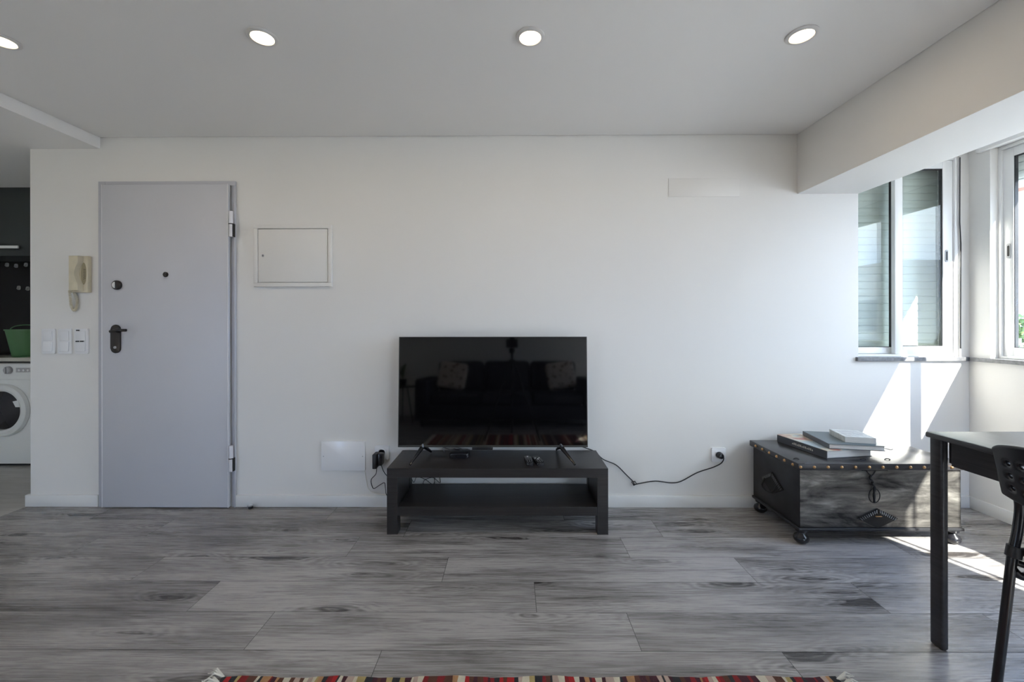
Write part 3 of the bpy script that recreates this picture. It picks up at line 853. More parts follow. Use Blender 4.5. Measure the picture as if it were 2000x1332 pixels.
# television, leaning back a little
TVY = -0.185
tx0, tzt = onY(777, 658, TVY); tx1, tzb = onY(1148, 873.5, TVY)
tc_ = (tx0 + tx1) / 2
tv = thing('television', 'large flat black television standing on the low bench', 'television', (tc_, TVY, bt))
TM = Matrix.Translation(Vector((0, TVY, tzb))) @ Matrix.Rotation(-0.042, 4, 'X') @ Matrix.Translation(Vector((0, -TVY, -tzb)))
q = B(); q.box(tx0, tx1, TVY, TVY + 0.028, tzb, tzt, 0.003); q.box(tx0 + 0.16, tx1 - 0.16, TVY + 0.028, TVY + 0.060, tzb + 0.02, tzb + 0.40, 0.010)
q.xform(TM); q.done('housing', M['tv'], tv, smooth=True)
q = B(); e_ = 0.006; yy = TVY - 0.0022
q.box(tx0, tx1, yy, TVY - 0.0002, tzb, tzb + 0.012, 0.0008); q.box(tx0, tx1, yy, TVY - 0.0002, tzt - e_ * 0.7, tzt, 0.0008)
q.box(tx0, tx0 + e_ * 0.7, yy, TVY - 0.0002, tzb + 0.012, tzt - e_ * 0.7, 0.0008); q.box(tx1 - e_ * 0.7, tx1, yy, TVY - 0.0002, tzb + 0.012, tzt - e_ * 0.7, 0.0008)
q.xform(TM); q.done('bezel', M['bezel'], tv)
q = B(); q.box(tx0 + e_ * 0.7, tx1 - e_ * 0.7, TVY - 0.0012, TVY - 0.0002, tzb + 0.012, tzt - e_ * 0.7); q.xform(TM); q.done('screen', M['screen'], tv)
q = B(); q.box(tc_ - 0.11 - 0.01, tc_ + 0.0, TVY + 0.004, TVY + 0.055, tzb - 0.018, tzb + 0.002, 0.004); q.done('sensor_housing', M['tv'], tv, smooth=True)
def foot(apx, ftx, btx):
    ax, _ = onY(apx, 873, TVY + 0.01)
    fx, fy = onZ(ftx[0], ftx[1], bt); bx_, by_ = onZ(btx[0], btx[1], bt)
    q = B()
    q.tube([(ax, TVY + 0.012, tzb + 0.012), (ax + (fx - ax) * 0.12, TVY + 0.0, tzb - 0.006), (fx - (fx - ax) * 0.1, fy + 0.012, bt + 0.016), (fx, fy, bt + 0.006)], [0.016, 0.013, 0.007, 0.006], 8)
    q.tube([(ax, TVY + 0.012, tzb + 0.012), (ax + (bx_ - ax) * 0.2, TVY + 0.03, tzb - 0.006), (bx_ - (bx_ - ax) * 0.1, by_ - 0.012, bt + 0.014), (bx_, by_, bt + 0.006)], [0.016, 0.013, 0.007, 0.006], 8)
    q.done('foot', M['gloss_black'], tv, smooth=True)
foot(826, (801, 910), (842, 884)); foot(1095, (1123, 910), (1087, 880))

# set-top box
X, Y = onZ(896, 896, bt)
sb = thing('set_top_box', 'small flat black media box under the left half of the television', 'media box', (X, Y + 0.05, bt))
q = B(); q.poly([(x, y_ , bt + 0.004) for x, y_ in rrect(X, Y + 0.05, 0.112, 0.10, 0.014)], (0, 0, 0.024), bev=0.005); q.done('body', M['gloss_black'], sb, smooth=True)
q = B(); q.poly([(x, y_, bt + 0.0) for x, y_ in rrect(X, Y + 0.05, 0.096, 0.084, 0.012)], (0, 0, 0.004)); q.done('base', M['matt_black'], sb)

# remotes
def remote(px_, py_, rz, lb, btn, w=0.040, ln=0.12):
    X, Y = onZ(px_, py_, bt)
    r = thing('remote_control', lb, 'remote', (X, Y, bt + 0.0005))
    R = Matrix.Translation((X, Y, bt + 0.0005)) @ Matrix.Rotation(rz, 4, 'Z')
    q = B(); q.poly([(x, y_, 0.0) for x, y_ in rrect(0, 0, w, ln, 0.012)], (0, 0, 0.018), bev=0.005); q.xform(R); q.done('body', M['gloss_black'], r, smooth=True)
    for i, (bx_, by_, bw, c) in enumerate(btn):
        q = B(); q.lathe([(bw, 0), (bw, 0.0018), (0.0001, 0.002)], (bx_, by_, 0.018), 'Z', 12); q.xform(R); q.done('button', M[c], r, smooth=True)
grid = [(dx, -0.045 + 0.015 * k, 0.0034, 'fabric_back') for k in range(5) for dx in (-0.011, 0, 0.011)]
remote(1032.5, 903, 0.10, 'black remote control on the bench, left of the pair', grid + [(0.0, 0.045, 0.0045, 'white_plastic')])
remote(1050.5, 903, 0.22, 'black remote control on the bench, right of the pair', grid[:9] + [(-0.011, 0.018, 0.004, 'white_plastic'), (0.0115, 0.018, 0.004, 'white_plastic'), (0.0, 0.0, 0.004, 'white_plastic')], w=0.042)

# cables behind the bench opening
q = B()
def behind(px_, py_, y=-0.012): x, z = onY(px_, py_, y); return (x, y, z)
q.tube(smooth_path([behind(800, 925), behind(808, 942), behind(814, 932), behind(830, 936), behind(846, 946), behind(850, 930)], 6), 0.0017, 6)
q.tube(smooth_path([behind(826, 950), behind(829, 938), behind(846, 933), behind(860, 943), behind(857, 922)], 6), 0.0017, 6)
q.tube(smooth_path([behind(845, 920), behind(849, 940), behind(848, 955)], 6), 0.0017, 6)
tag(q.done('tangled_cables', M['cable'], smooth=True), 'tangle of thin dark cables hanging behind the open TV bench', 'cables')

# wires and white plug lying just under the tv
wy = -0.05
q = B(); q.tube(smooth_path([W(868, 885, -0.06), W(866, 874, -0.06), W(880, 878, -0.07), W(893, 874, -0.07), W(905, 880, -0.07), W(898, 890, -0.09)], 6), 0.0030, 8)
tag(q.done('hdmi_cable', M['grey_cable'], smooth=True), 'grey cable curling under the television behind the media box', 'cable')

# ------------------------------------------------------------------ trunk
tX0, tX1, tY0, tY1 = 1.467, 2.285, -0.445, -0.035
tk = thing('storage_trunk', 'low dark metal-clad trunk with brass studs and ball feet', 'trunk', ((tX0 + tX1) / 2, (tY0 + tY1) / 2, 0))
zb0, zb1, zl = 0.078, 0.386, 0.420
q = B(); q.box(tX0, tX1, tY0, tY1, zb0 + 0.012, zb1, 0.003); q.done('body', M['trunk_side'], tk, smooth=True)
q = B(); q.box(tX0 + 0.002, tX1 - 0.002, tY0 - 0.0030, tY0 - 0.0002, zb0 + 0.014, zb1 - 0.001, 0.001)
fpn = q.done('front_panel', M['trunk'], tk); tag(fpn, 'worn metal front with pale streaks')
q = B(); q.box(tX0 - 0.010, tX1 + 0.010, tY0 - 0.012, tY1, zb0 - 0.004, zb0 + 0.012, 0.005); q.done('base_moulding', M['trunk_side'], tk, smooth=True)
q = B(); q.box(tX0 - 0.018, tX1 + 0.018, tY0 - 0.018, tY1 + 0.01, zb1 + 0.001, zl, 0.0035); q.done('lid', M['trunk_lid'], tk, smooth=True)
lyf, lxl, lxr = tY0 - 0.018, tX0 - 0.018, tX1 + 0.018
sp = 0.0655; zc = (zb1 + zl) / 2
def stud(o, axis):
    q = B(); q.lathe([(0.0078, 0.0), (0.0072, 0.003), (0.0045, 0.0062), (0.0001, 0.0075)], o, axis, 14); q.done('stud', M['brass'], tk, smooth=True)
n = 13
for k in range(n): stud((lxl + 0.012 + (lxr - lxl - 0.024) * k / (n - 1), lyf, zc), '-Y')
for k in range(6): stud((lxl, lyf + 0.040 + k * 0.066, zc), '-X')
for fx in (tX0 + 0.022, tX1 - 0.022):
    for fy in (tY0 + 0.020, tY1 - 0.035):
        q = B(); q.lathe([(0.012, 0.0), (0.022, 0.004), (0.033, 0.015), (0.036, 0.027), (0.031, 0.040), (0.019, 0.049), (0.016, 0.056), (0.026, 0.062), (0.028, 0.0735)], (fx, fy, 0.0), 'Z', 24)
        q.done('foot', M['gloss_black'], tk, smooth=True)
# front hasp: hook strap, ring, pin, diamond plate
def F3(px_, py_, y): x, z = onY(px_, py_, y); return (x, y, z)
yf = tY0 - 0.004
q = B(); a0 = F3(1704, 914, yf); q.box(a0[0] - 0.055, a0[0] + 0.075, yf - 0.004, yf, zb1 - 0.006, zb1 + 0.0, 0.001)
q.tube([F3(1690, 917, yf - 0.004), F3(1697, 925, yf - 0.006), F3(1702, 930, yf - 0.008), F3(1707, 924, yf - 0.006), F3(1711, 917, yf - 0.004)], 0.003, 8)
q.tube(smooth_path([F3(1702, 928, yf - 0.010), F3(1699, 934, yf - 0.012), F3(1704, 940, yf - 0.012), F3(1704, 945, yf - 0.010), F3(1708, 951, yf - 0.010), F3(1707, 965, yf - 0.010), F3(1708, 981, yf - 0.010)], 6), [0.004 + 0.0022 * abs(math.sin(i * 0.55)) for i in range(37)], 10)
q.done('hasp', M['iron'], tk, smooth=True)
c = F3(1707, 968, yf - 0.006)
q = B(); q.tube([(c[0] + 0.028 * math.cos(2 * PI * k / 24), c[1] - 0.002, c[2] + 0.036 * math.sin(2 * PI * k / 24)) for k in range(24)], 0.0022, 8, closed=True); q.done('ring', M['iron'], tk, smooth=True)
def diamond(cx, cz, hw, hh, y, side=False):
    q = B()
    def P(u, v, d):
        return (cx + u, y - d, cz + v) if not side else (cx - d, y + u, cz + v)
    ctr = [P(-hw, 0, 0.002), P(0, hh, 0.002), P(hw, 0, 0.002), P(0, -hh, 0.002)]
    q.poly(ctr, (0, -0.004, 0) if not side else (-0.004, 0, 0), bev=0.001)
    m_ = q.done('corner_plate', M['iron'], tk)
    q = B()
    for sgn in (-1, 1):
        for k in range(9):
            t = 0.08 + k * 0.10
            u, v = sgn * hw * t, hh * (1 - t)
            q.tube([P(u, v - 0.003, 0.007), P(u * 0.86 + sgn * 0.002, v - hh * 0.36 * (1 - t * 0.35), 0.009)], 0.0022, 6)
    q.done('ridges', M['worn_iron'], m_, smooth=True)
    return m_
c = F3(1713, 1012, yf)
dp = diamond(c[0], c[2], 0.103, 0.050, yf)
q = B(); q.box(c[0] - 0.016, c[0] + 0.014, yf - 0.014, yf - 0.007, c[2] + 0.012, c[2] + 0.016, 0.001); q.done('slot_rim', M['brass'], dp)
# side plate with drop handle
sy, sz = -0.225, 0.232
sp_ = diamond(tX0 - 0.0, sz, 0.100, 0.062, sy, side=True)
q = B(); q.tube(smooth_path([(tX0 - 0.010, sy - 0.055, sz + 0.008), (tX0 - 0.030, sy - 0.05, sz - 0.030), (tX0 - 0.034, sy, sz - 0.044), (tX0 - 0.030, sy + 0.05, sz - 0.030), (tX0 - 0.010, sy + 0.055, sz + 0.008)], 6), 0.005, 8)
q.done('drop_handle', M['iron'], tk, smooth=True)
for px_, py_ in ((1555, 897), (1686, 897), (1733, 898)):
    X, Y = onZ(px_, py_, zl)
    q = B(); q.tube(smooth_path([(X - 0.014, Y, zl + 0.001), (X - 0.004, Y, zl + 0.006), (X + 0.006, Y - 0.004, zl + 0.005), (X + 0.016, Y + 0.002, zl + 0.001)], 4), 0.0024, 6); q.done('lid_fitting', M['iron'], tk, smooth=True)

# books on the trunk
def book(lb, corner, rz, w, ln, z, th, cover, top, hard=True, name='book'):
    r = thing(name, lb, 'book', (corner[0], corner[1], z), 'books stacked on the trunk')
    R = Matrix.Translation((corner[0], corner[1], z)) @ Matrix.Rotation(rz, 4, 'Z')
    c = 0.0028 if hard else 0.0008
    q = B(); q.box(0, w, 0, ln, 0, c, 0.0006); q.box(0, 0.003, 0, ln, c, th - c, 0.0); q.xform(R)
    q.done('cover', cover, r)
    q = B(); q.box(0, w, 0, ln, th - c, th, 0.0006); q.xform(R); q.done('front_board', top, r)
    i_ = 0.004 if hard else 0.0005
    q = B(); q.box(0.0031, w - i_, i_, ln - i_, c + 0.0002, th - c - 0.0002); q.xform(R); q.done('pages', M['pages'], r)
    return r, R
z1 = zl + 0.0005
bk, R1 = book('large hardback at bottom of the pile with colourful printed cover', (1.652, -0.385), math.radians(9), 0.275, 0.335, z1, 0.042, M['cover_dark'], M['cover_art'])
q = B()
for k in range(13):      # faint lettering strokes on the spine
    q.box(-0.0006, 0.0002, 0.085 + k * 0.011, 0.085 + k * 0.011 + 0.006, 0.014, 0.026 if k % 3 else 0.022)
q.xform(R1); q.done('spine_print', M['fringe'], bk)
z2 = z1 + 0.0425
bk2, R2 = book('grey-green hardback in the middle of the pile with ribbon', (1.687, -0.352), math.radians(-10), 0.265, 0.275, z2, 0.027, M['cover_dark'], M['cover_teal'])
q = B(); q.tube(smooth_path([(0.255, 0.02, 0.012), (0.285, 0.035, 0.006), (0.305, 0.03, 0.002), (0.325, 0.045, 0.001)], 5), 0.0018, 6); q.xform(R2); q.done('ribbon', M['matt_black'], bk2)
z3 = z2 + 0.0275
bk3, R3 = book('small pale paperback on top of the pile of books', (1.795, -0.325), math.radians(-14), 0.142, 0.175, z3, 0.030, M['paperback'], M['paperback'], hard=False, name='paperback_book')
q = B()
for rr_, (ya, h_) in enumerate(((0.115, 0.028), (0.075, 0.022), (0.04, 0.012))):
    x = 0.02
    while x < 0.12:
        ww = random.uniform(0.006, 0.014); q.box(x, min(x + ww, 0.124), ya, ya + h_, 0.0300, 0.0304); x += ww + 0.004
q.xform(R3); q.done('cover_print', M['trim_grey'], bk3)

# ------------------------------------------------------------------ table
TH = 0.750
TX0, TY1 = onZ(1806.5, 842.5, TH); TX1 = TX0 + 0.75; TY0 = TY1 - 1.20
tt = thing('dining_table', 'black-brown rectangular table at the right edge of the picture', 'table', ((TX0 + TX1) / 2, (TY0 + TY1) / 2, 0))
q = B(); q.box(TX0, TX1, TY0, TY1, TH - 0.018, TH, 0.004); q.done('tabletop', M['tablewood'], tt, smooth=True)
ZA = 0.648
for (xa, xb, ya, yb) in ((TX0 + 0.028, TX0 + 0.046, TY0 + 0.062, TY1 - 0.062), (TX1 - 0.046, TX1 - 0.028, TY0 + 0.062, TY1 - 0.062), (TX0 + 0.055, TX1 - 0.055, TY0 + 0.028, TY0 + 0.046), (TX0 + 0.055, TX1 - 0.055, TY1 - 0.046, TY1 - 0.028)):
    q = B(); q.box(xa, xb, ya, yb, ZA, TH - 0.0185, 0.001); q.done('apron', M['tablewood'], tt)
lgx, lgy = onZ(1814.5, 1253, 0.0); lnx, lny = onZ(1841, 1270, 0.0)

for sxx, xc in ((1, lgx), (-1, TX1 - (lgx - TX0))):
    for syy, yc in ((-1, lgy), (1, TY0 + (TY1 - lgy))):
        q = B(); xa, xb = sorted((xc, xc + sxx * 0.026)); ya, yb = sorted((yc, yc + syy * 0.045))
        # curved outer profile: plan outline bulging outwards
        q.box(xa, xb, ya, yb, 0.0, TH - 0.0185, 0.008, 3)
        q.done('leg', M['tablewood'], tt, smooth=True)

# ------------------------------------------------------------------ chair (faces the table, +X)
CF, CN = -1.480, -1.90
ch = thing('dining_chair', 'black tube-framed chair with perforated plastic back tucked at the table', 'chair', (1.50, (CF + CN) / 2, 0))
prof = [(1.262, 0.006), (1.282, 0.178), (1.305, 0.36), (1.322, 0.505), (1.336, 0.575), (1.3435, 0.640), (1.337, 0.680), (1.320, 0.73), (1.305, 0.775)]
for yy in (CF, CN):
    q = B(); q.tube(smooth_path([(x, yy, z) for x, z in prof], 5), 0.0105, 14); q.done('rear_leg', M['gloss_black'], ch, smooth=True)
    q = B(); q.tube(smooth_path([(1.325, yy, 0.478), (1.36, yy, 0.458), (1.50, yy, 0.452), (1.66, yy, 0.452), (1.705, yy, 0.43), (1.722, yy, 0.36), (1.745, yy, 0.006)], 6), 0.0105, 14); q.done('front_leg', M['gloss_black'], ch, smooth=True)
q = B(); 
for yy in (CF, CN): q.tube([(1.3255, yy, 0.512), (1.3305, yy, 0.540)], 0.016, 16)
q.box(1.334, 1.372, CN + 0.006, CF - 0.006, 0.520, 0.542, 0.006, 3)
q.done('clamp', M['trim_grey'] if False else M['matt_black'], ch, smooth=True)
q = B(); q.tube(smooth_path([(1.335, CF, 0.497), (1.365, CF - 0.02, 0.488), (1.38, CF - 0.06, 0.486), (1.38, CN + 0.06, 0.486), (1.365, CN + 0.02, 0.488), (1.335, CN, 0.497)], 5), 0.008, 12); q.done('crossbar', M['gloss_black'], ch, smooth=True)
# perforated backrest
def shell(name, fn, nu, nv, hole, th):
    bm_ = bmesh.new(); g = [[bm_.verts.new(fn(i / nu, j / nv)) for j in range(nv + 1)] for i in range(nu + 1)]
    for i in range(nu):
        for j in range(nv):
            if not hole(i, j): bm_.faces.new((g[i][j], g[i + 1][j], g[i + 1][j + 1], g[i][j + 1]))
    for v in [v for v in bm_.verts if not v.link_faces]: bm_.verts.remove(v)
    b_ = B(); b_.bm.free(); b_.bm = bm_
    o = b_.done(name, M['gloss_black'], ch, smooth=False)
    for p in o.data.polygons: p.use_smooth = True
    s_ = o.modifiers.new('thickness', 'SOLIDIFY'); s_.thickness = th; s_.offset = 0
    u_ = o.modifiers.new('round', 'SUBSURF'); u_.levels = 2; u_.render_levels = 2
    return o
def back_fn(u, v):
    yy = CF + 0.020 + (CN - CF - 0.040) * u
    w_ = 1 - (2 * u - 1) ** 2
    z0_, z1_ = 0.672 - 0.02 * w_, 0.798 + 0.030 * w_ ** 0.5
    e_ = abs(2 * v - 1) ** 6 * 0.0
    zz = z0_ + (z1_ - z0_) * v
    return Vector((1.326 - 0.030 * v - 0.030 * w_ ** 0.8 + e_, yy, zz))
shell('backrest', back_fn, 40, 14, lambda i, j: 2 < i < 37 and 2 < j < 12 and i % 3 == 0 and j % 3 == 0, 0.016)
def seat_fn(u, v):
    yy = CF + 0.004 + (CN - CF - 0.008) * u
    return Vector((1.345 + 0.385 * v, yy, 0.470 - 0.012 * math.sin(PI * u) * math.sin(PI * v) - 0.02 * max(0, v - 0.85) / 0.15))
shell('seat', seat_fn, 22, 20, lambda i, j: 2 < i < 19 and 2 < j < 17 and i % 2 == 0 and j % 2 == 0, 0.010)

# ------------------------------------------------------------------ rug
RX0, RX1 = -0.925, 1.030
cols = dict(c0=(0.62, 0.56, 0.44), c1=(0.22, 0.012, 0.014), c2=(0.055, 0.012, 0.020), c3=(0.025, 0.025, 0.028), c4=(0.42, 0.22, 0.10), c5=(0.40, 0.30, 0.12), c6=(0.10, 0.035, 0.020), c7=(0.40, 0.015, 0.015), c8=(0.45, 0.33, 0.27))
rmat = [mat('rug_wool_' + str(i), c, 0.95, bump=0.8, bscale=500, var=0.12, vscale=30) for i, c in enumerate(cols.values())]
rug = thing('striped_rug', 'flat woven rug with narrow red, cream and dark stripes and tassels', 'rug', ((RX0 + RX1) / 2, -2.1, 0))
bm_ = bmesh.new()
RY1, RY0 = -1.262, -2.95
x = RX0; seq = []
random.seed(21)
last = -1
while x < RX1:
    w_ = random.choice((0.009, 0.012, 0.015, 0.018, 0.026)); c = random.choice([i for i in (0, 0, 1, 1, 2, 2, 3, 3, 4, 5, 6, 6, 7, 8) if i != last]); last = c
    seq.append((x, min(x + w_, RX1), c)); x += w_
NY = 50
edges_x = [s_[0] for s_ in seq] + [RX1]
rt = 0.007
def rug_pt(i, j, z):
    t = j / NY; yy = RY1 + (RY0 - RY1) * t
    xx = edges_x[i] + 0.0022 * math.sin(i * 2.3 + j * 1.7) + 0.002 * math.sin(j * 0.9 + i * 0.35)
    yy += 0.004 * math.sin(i * 0.31) * (1 - t) + 0.006 * (edges_x[i] - 0.05) * (1 - t) + 0.0012 * math.sin(i * 5.1) * (1 - t)
    return bm_.verts.new((xx, yy, z))
top_ = [[rug_pt(i, j, rt) for j in range(NY + 1)] for i in range(len(edges_x))]
for i in range(len(edges_x) - 1):
    for j in range(NY):
        f = bm_.faces.new((top_[i][j], top_[i + 1][j], top_[i + 1][j + 1], top_[i][j + 1])); f.material_index = seq[i][2]
ex = bmesh.ops.extrude_face_region(bm_, geom=bm_.faces[:])
for v in [g for g in ex['geom'] if isinstance(g, bmesh.types.BMVert)]: v.co.z = 0.001
b_ = B(); b_.bm.free(); b_.bm = bm_
b_.done('woven_field', rmat, rug)
random.seed(5)
for sgn, xe in ((-1, RX0), (1, RX1)):
    q = B(); yy = RY1 - 0.004
    while yy > RY0:
        for k in range(5):
            a_ = random.uniform(-0.5, 0.5); ln = random.uniform(0.035, 0.06)
            zz = random.uniform(0.004, 0.016) if yy > RY1 - 0.03 else 0.004
            q.tube([(xe - sgn * 0.004, yy, 0.005), (xe + sgn * ln * 0.5, yy + a_ * 0.02 + 0.004, 0.006 + zz), (xe + sgn * ln, yy + a_ * 0.05 + 0.006, 0.0045)], [0.0032, 0.0030, 0.0012], 5)
        yy -= 0.022
    q.done('fringe', M['fringe'], rug, smooth=True)

# ------------------------------------------------------------------ kitchen seen past the wall end
KY = 0.72
ucab = thing('wall_cabinet', 'dark grey kitchen wall cabinet with white bar handle, at left edge', 'cabinet', (-3.95, KY, 1.68))
q = B(); q.box(-4.70, -3.10, KY + 0.020, 1.05, 1.685, 2.2255, 0.001); q.done('body', M['cab'], ucab)
q = B(); q.box(-4.70, -3.10, KY, KY + 0.0195, 1.68, 2.2255, 0.0015); q.done('door', M['cab'], ucab)
q = B(); x_, z_ = onY(43, 483.5, KY); q.box(x_ - 0.5, x_, KY - 0.03, KY - 0.018, z_ - 0.011, z_ + 0.011, 0.002); q.box(x_ - 0.45, x_ - 0.44, KY - 0.018, KY - 0.0003, z_ - 0.006, z_ + 0.006); q.box(x_ - 0.06, x_ - 0.05, KY - 0.018, KY - 0.0003, z_ - 0.006, z_ + 0.006)
q.done('handle', M['alu'], ucab)
q = B(); q.box(-4.749, XL - 0.002, 1.055, 1.075, 0.0, 2.2255); tag(q.done('splashback', M['splash']), 'glossy black splashback panel behind the kitchen worktop', 'splashback')
q = B(); q.box(-4.74, -3.03, KY - 0.005, 1.054, 0.838, 0.868, 0.002)
tag(q.done('worktop', M['counter'], smooth=True), 'pale cream kitchen worktop above the washing machine', 'worktop')
hooks = [(13, 517, 'upper row, first from the left'), (31, 519, 'upper row, middle'), (50, 517, 'upper row, closest to the white wall'), (36, 562, 'lower row, further left'), (53.5, 563.5, 'lower row, closest to the white wall')]
h0 = None
for px_, py_, wh in hooks:
    X, Z = onY(px_, py_, 1.05)
    lb = 'small grey wall hook on black splashback, ' + wh
    if h0 is None:
        h0 = thing('wall_hook', lb, 'hook', (X, 1.054, Z), 'grey hooks on the splashback')
        q = B(); q.poly([(X + x, 1.0545, Z + z) for x, z in rrect(0, 0, 0.032, 0.036, 0.012)], (0, -0.004, 0), bev=0.001); q.done('pad', M['hook'], h0, smooth=True)
        q = B(); q.tube(smooth_path([(X, 1.05, Z + 0.004), (X, 1.046, Z - 0.002), (X, 1.043, Z - 0.010), (X, 1.038, Z - 0.006)], 4), 0.004, 8); q.done('peg', M['hook'], h0, smooth=True)
    else: dup(h0, (X, 1.054, Z), lb)
# green bucket
bX = onY(58, 670, 0.86)[0]
bk_ = thing('green_bucket', 'green plastic bucket standing on the cream kitchen worktop', 'bucket', (bX, 0.86, 0.8685))
H_ = 0.225
q = B(); q.lathe([(0.0001, 0.0), (0.095, 0.0), (0.098, 0.006), (0.134, H_ - 0.012), (0.140, H_ - 0.010), (0.140, H_), (0.132, H_), (0.094, 0.008), (0.0001, 0.008)], (bX, 0.86, 0.8685), 'Z', 40); q.done('body', M['green'], bk_, smooth=True)
q = B(); q.tube([(bX + 0.138 * math.cos(a), 0.86 - 0.02, 0.8685 + H_ - 0.004 + 0.040 * math.sin(a)) for a in [PI * k / 20 for k in range(21)]], 0.004, 8); q.done('handle', M['green'], bk_, smooth=True)

# washing machine
wX = onY(9, 800, KY - 0.0)[0]; wz = onY(9, 801, KY)[1]
wm = thing('washing_machine', 'white front-loading washing machine under the cream worktop', 'washing machine', (wX, KY + 0.25, 0))
WX_0, WX_1 = wX - 0.30, wX + 0.30
q = B(); q.box(WX_0, WX_1, KY, KY + 0.33, 0.022, 0.822, 0.006); q.done('body', M['washer'], wm, smooth=True)
q = B(); q.box(WX_0 + 0.01, WX_1 - 0.01, KY + 0.03, KY + 0.33, 0.0, 0.0215); q.done('plinth', M['matt_black'], wm)
q = B(); q.box(WX_0, WX_1, KY - 0.016, KY - 0.0003, 0.696, 0.820, 0.006, 3); pn = q.done('control_panel', M['washer'], wm, smooth=True)
kx, kz = onY(17, 723, KY - 0.02)
q = B(); q.lathe([(0.030, 0.0), (0.029, 0.016), (0.024, 0.022), (0.0001, 0.022)], (kx, KY - 0.0165, kz), '-Y', 28); q.box(kx - 0.004, kx + 0.004, KY - 0.048, KY - 0.038, kz - 0.026, kz + 0.026, 0.002); q.done('dial', M['trim_grey'], wm, smooth=True)
q = B(); q.box(kx + 0.055, kx + 0.26, KY - 0.0185, KY - 0.0163, kz - 0.018, kz + 0.018, 0.001); q.done('display_strip', M['trim_grey'], wm)
for k in range(3):
    q = B(); q.lathe([(0.009, 0), (0.009, 0.004), (0.0001, 0.004)], (kx + 0.085 + 0.035 * k, KY - 0.0186, kz - 0.001), '-Y', 16); q.done('button', M['white_plastic'], wm, smooth=True)
q = B(); q.lathe([(0.208, 0.0), (0.210, 0.006), (0.200, 0.026), (0.176, 0.034), (0.156, 0.026), (0.150, 0.004), (0.150, 0.0)], (wX, KY - 0.0003, wz), '-Y', 56); q.done('door_ring', M['washer'], wm, smooth=True)
q = B(); q.lathe([(0.1495, 0.0), (0.1495, 0.012), (0.120, 0.020), (0.07, 0.030), (0.0001, 0.034)], (wX, KY - 0.0003, wz), '-Y', 48); q.done('door_glass', M['dark_glass'], wm, smooth=True)
q = B(); q.poly([(wX + 0.105, KY - 0.030, wz + 0.075), (wX + 0.150, KY - 0.030, wz + 0.085), (wX + 0.160, KY - 0.030, wz + 0.03), (wX + 0.128, KY - 0.030, wz + 0.030), (wX + 0.122, KY - 0.030, wz + 0.05)], (0, -0.006, 0), bev=0.002); q.done('door_grip', M['washer'], wm, smooth=True)

# ------------------------------------------------------------------ behind the camera, mirrored in the television
so = thing('sofa', 'charcoal three-seat sofa mirrored in the dark television screen', 'sofa', (-0.10, -4.0, 0))
q = B(); q.box(-1.30, 1.15, -4.45, -3.55, 0.10, 0.30, 0.03, 3); q.done('base', M['sofa'], so, smooth=True)
for k in range(3):
    xa = -1.13 + k * 0.705
    q = B(); q.box(xa, xa + 0.695, -4.20, -3.53, 0.301, 0.46, 0.05, 4); q.done('seat_cushion', M['sofa'], so, smooth=True)
    q = B(); q.box(xa, xa + 0.695, -4.38, -4.15, 0.462, 0.90, 0.07, 4, rot=Matrix.Rotation(0.10, 3, 'X')); q.done('back_cushion', M['sofa'], so, smooth=True)
for xa in (-1.35, 0.99):
    q = B(); q.box(xa, xa + 0.20, -4.45, -3.55, 0.08, 0.66, 0.05, 4); q.done('armrest', M['sofa'], so, smooth=True)
q = B(); q.box(-1.14, 0.98, -4.50, -4.39, 0.10, 0.80, 0.03, 3); q.done('backrest', M['sofa'], so, smooth=True)
for x_ in (-1.25, 1.08):
    for y_ in (-4.40, -3.62):
        q = B(); q.lathe([(0.02, 0), (0.026, 0.10)], (x_, y_, 0), 'Z', 14); q.done('leg', M['espresso'], so, smooth=True)
for x_, rz_, lb in ((-0.88, 0.15, 'left'), (0.72, -0.15, 'right')):
    q = B(); q.box(-0.21, 0.21, -0.06, 0.06, -0.20, 0.20, 0.055, 4)
    q.xform(Matrix.Translation((x_, -3.98, 0.69)) @ Matrix.Rotation(rz_, 4, 'Y') @ Matrix.Rotation(0.2, 4, 'X'))
    tag(q.done('patterned_cushion', M['cushion'], smooth=True), 'patterned red and cream cushion at the ' + lb + ' end of the mirrored sofa', 'cushion', 'cushions on the sofa')
tp = thing('camera_tripod', 'black tripod with camera mirrored in the television', 'tripod', (0, -2.70, 0))
q = B(); q.tube([(0, -2.70, 0.55), (0, -2.70, 1.05)], 0.014, 12); q.lathe([(0.03, 0), (0.035, 0.04), (0.025, 0.06)], (0, -2.70, 1.0), 'Z', 16); q.done('column', M['matt_black'], tp, smooth=True)
for a in (0.5, 2.6, 4.7):
    q = B(); q.tube([(0.02 * math.cos(a), -2.70 + 0.02 * math.sin(a), 0.92), (0.36 * math.cos(a), -2.70 + 0.36 * math.sin(a), 0.012)], [0.016, 0.010], 10); q.done('leg', M['matt_black'], tp, smooth=True)
pc = thing('photo_camera', 'black camera on the tripod mirrored at top of the television', 'camera', (0, -2.70, 1.065))
q = B(); q.box(-0.07, 0.07, -2.735, -2.675, 1.065, 1.165, 0.012, 3); q.box(-0.03, 0.03, -2.73, -2.68, 1.16, 1.195, 0.01, 3); q.done('body', M['matt_black'], pc, smooth=True)
q = B(); q.lathe([(0.036, 0.0), (0.040, 0.05)], (0, -2.674, 1.125), '-Y', 28); q.xform(Matrix.Translation((0, -2.674, 0)) @ Matrix.Scale(-1, 4, (0, 1, 0)) @ Matrix.Translation((0, 2.674, 0))); q.done('lens', M['matt_black'], pc, smooth=True)
st = thing('side_table', 'small dark round side table mirrored at left of the television', 'side table', (-1.60, -3.9, 0))
q = B(); q.lathe([(0.0001, 0.52), (0.19, 0.52), (0.19, 0.54), (0.0001, 0.54)], (-1.60, -3.9, 0), 'Z', 32); q.done('tabletop', M['espresso'], st, smooth=True)
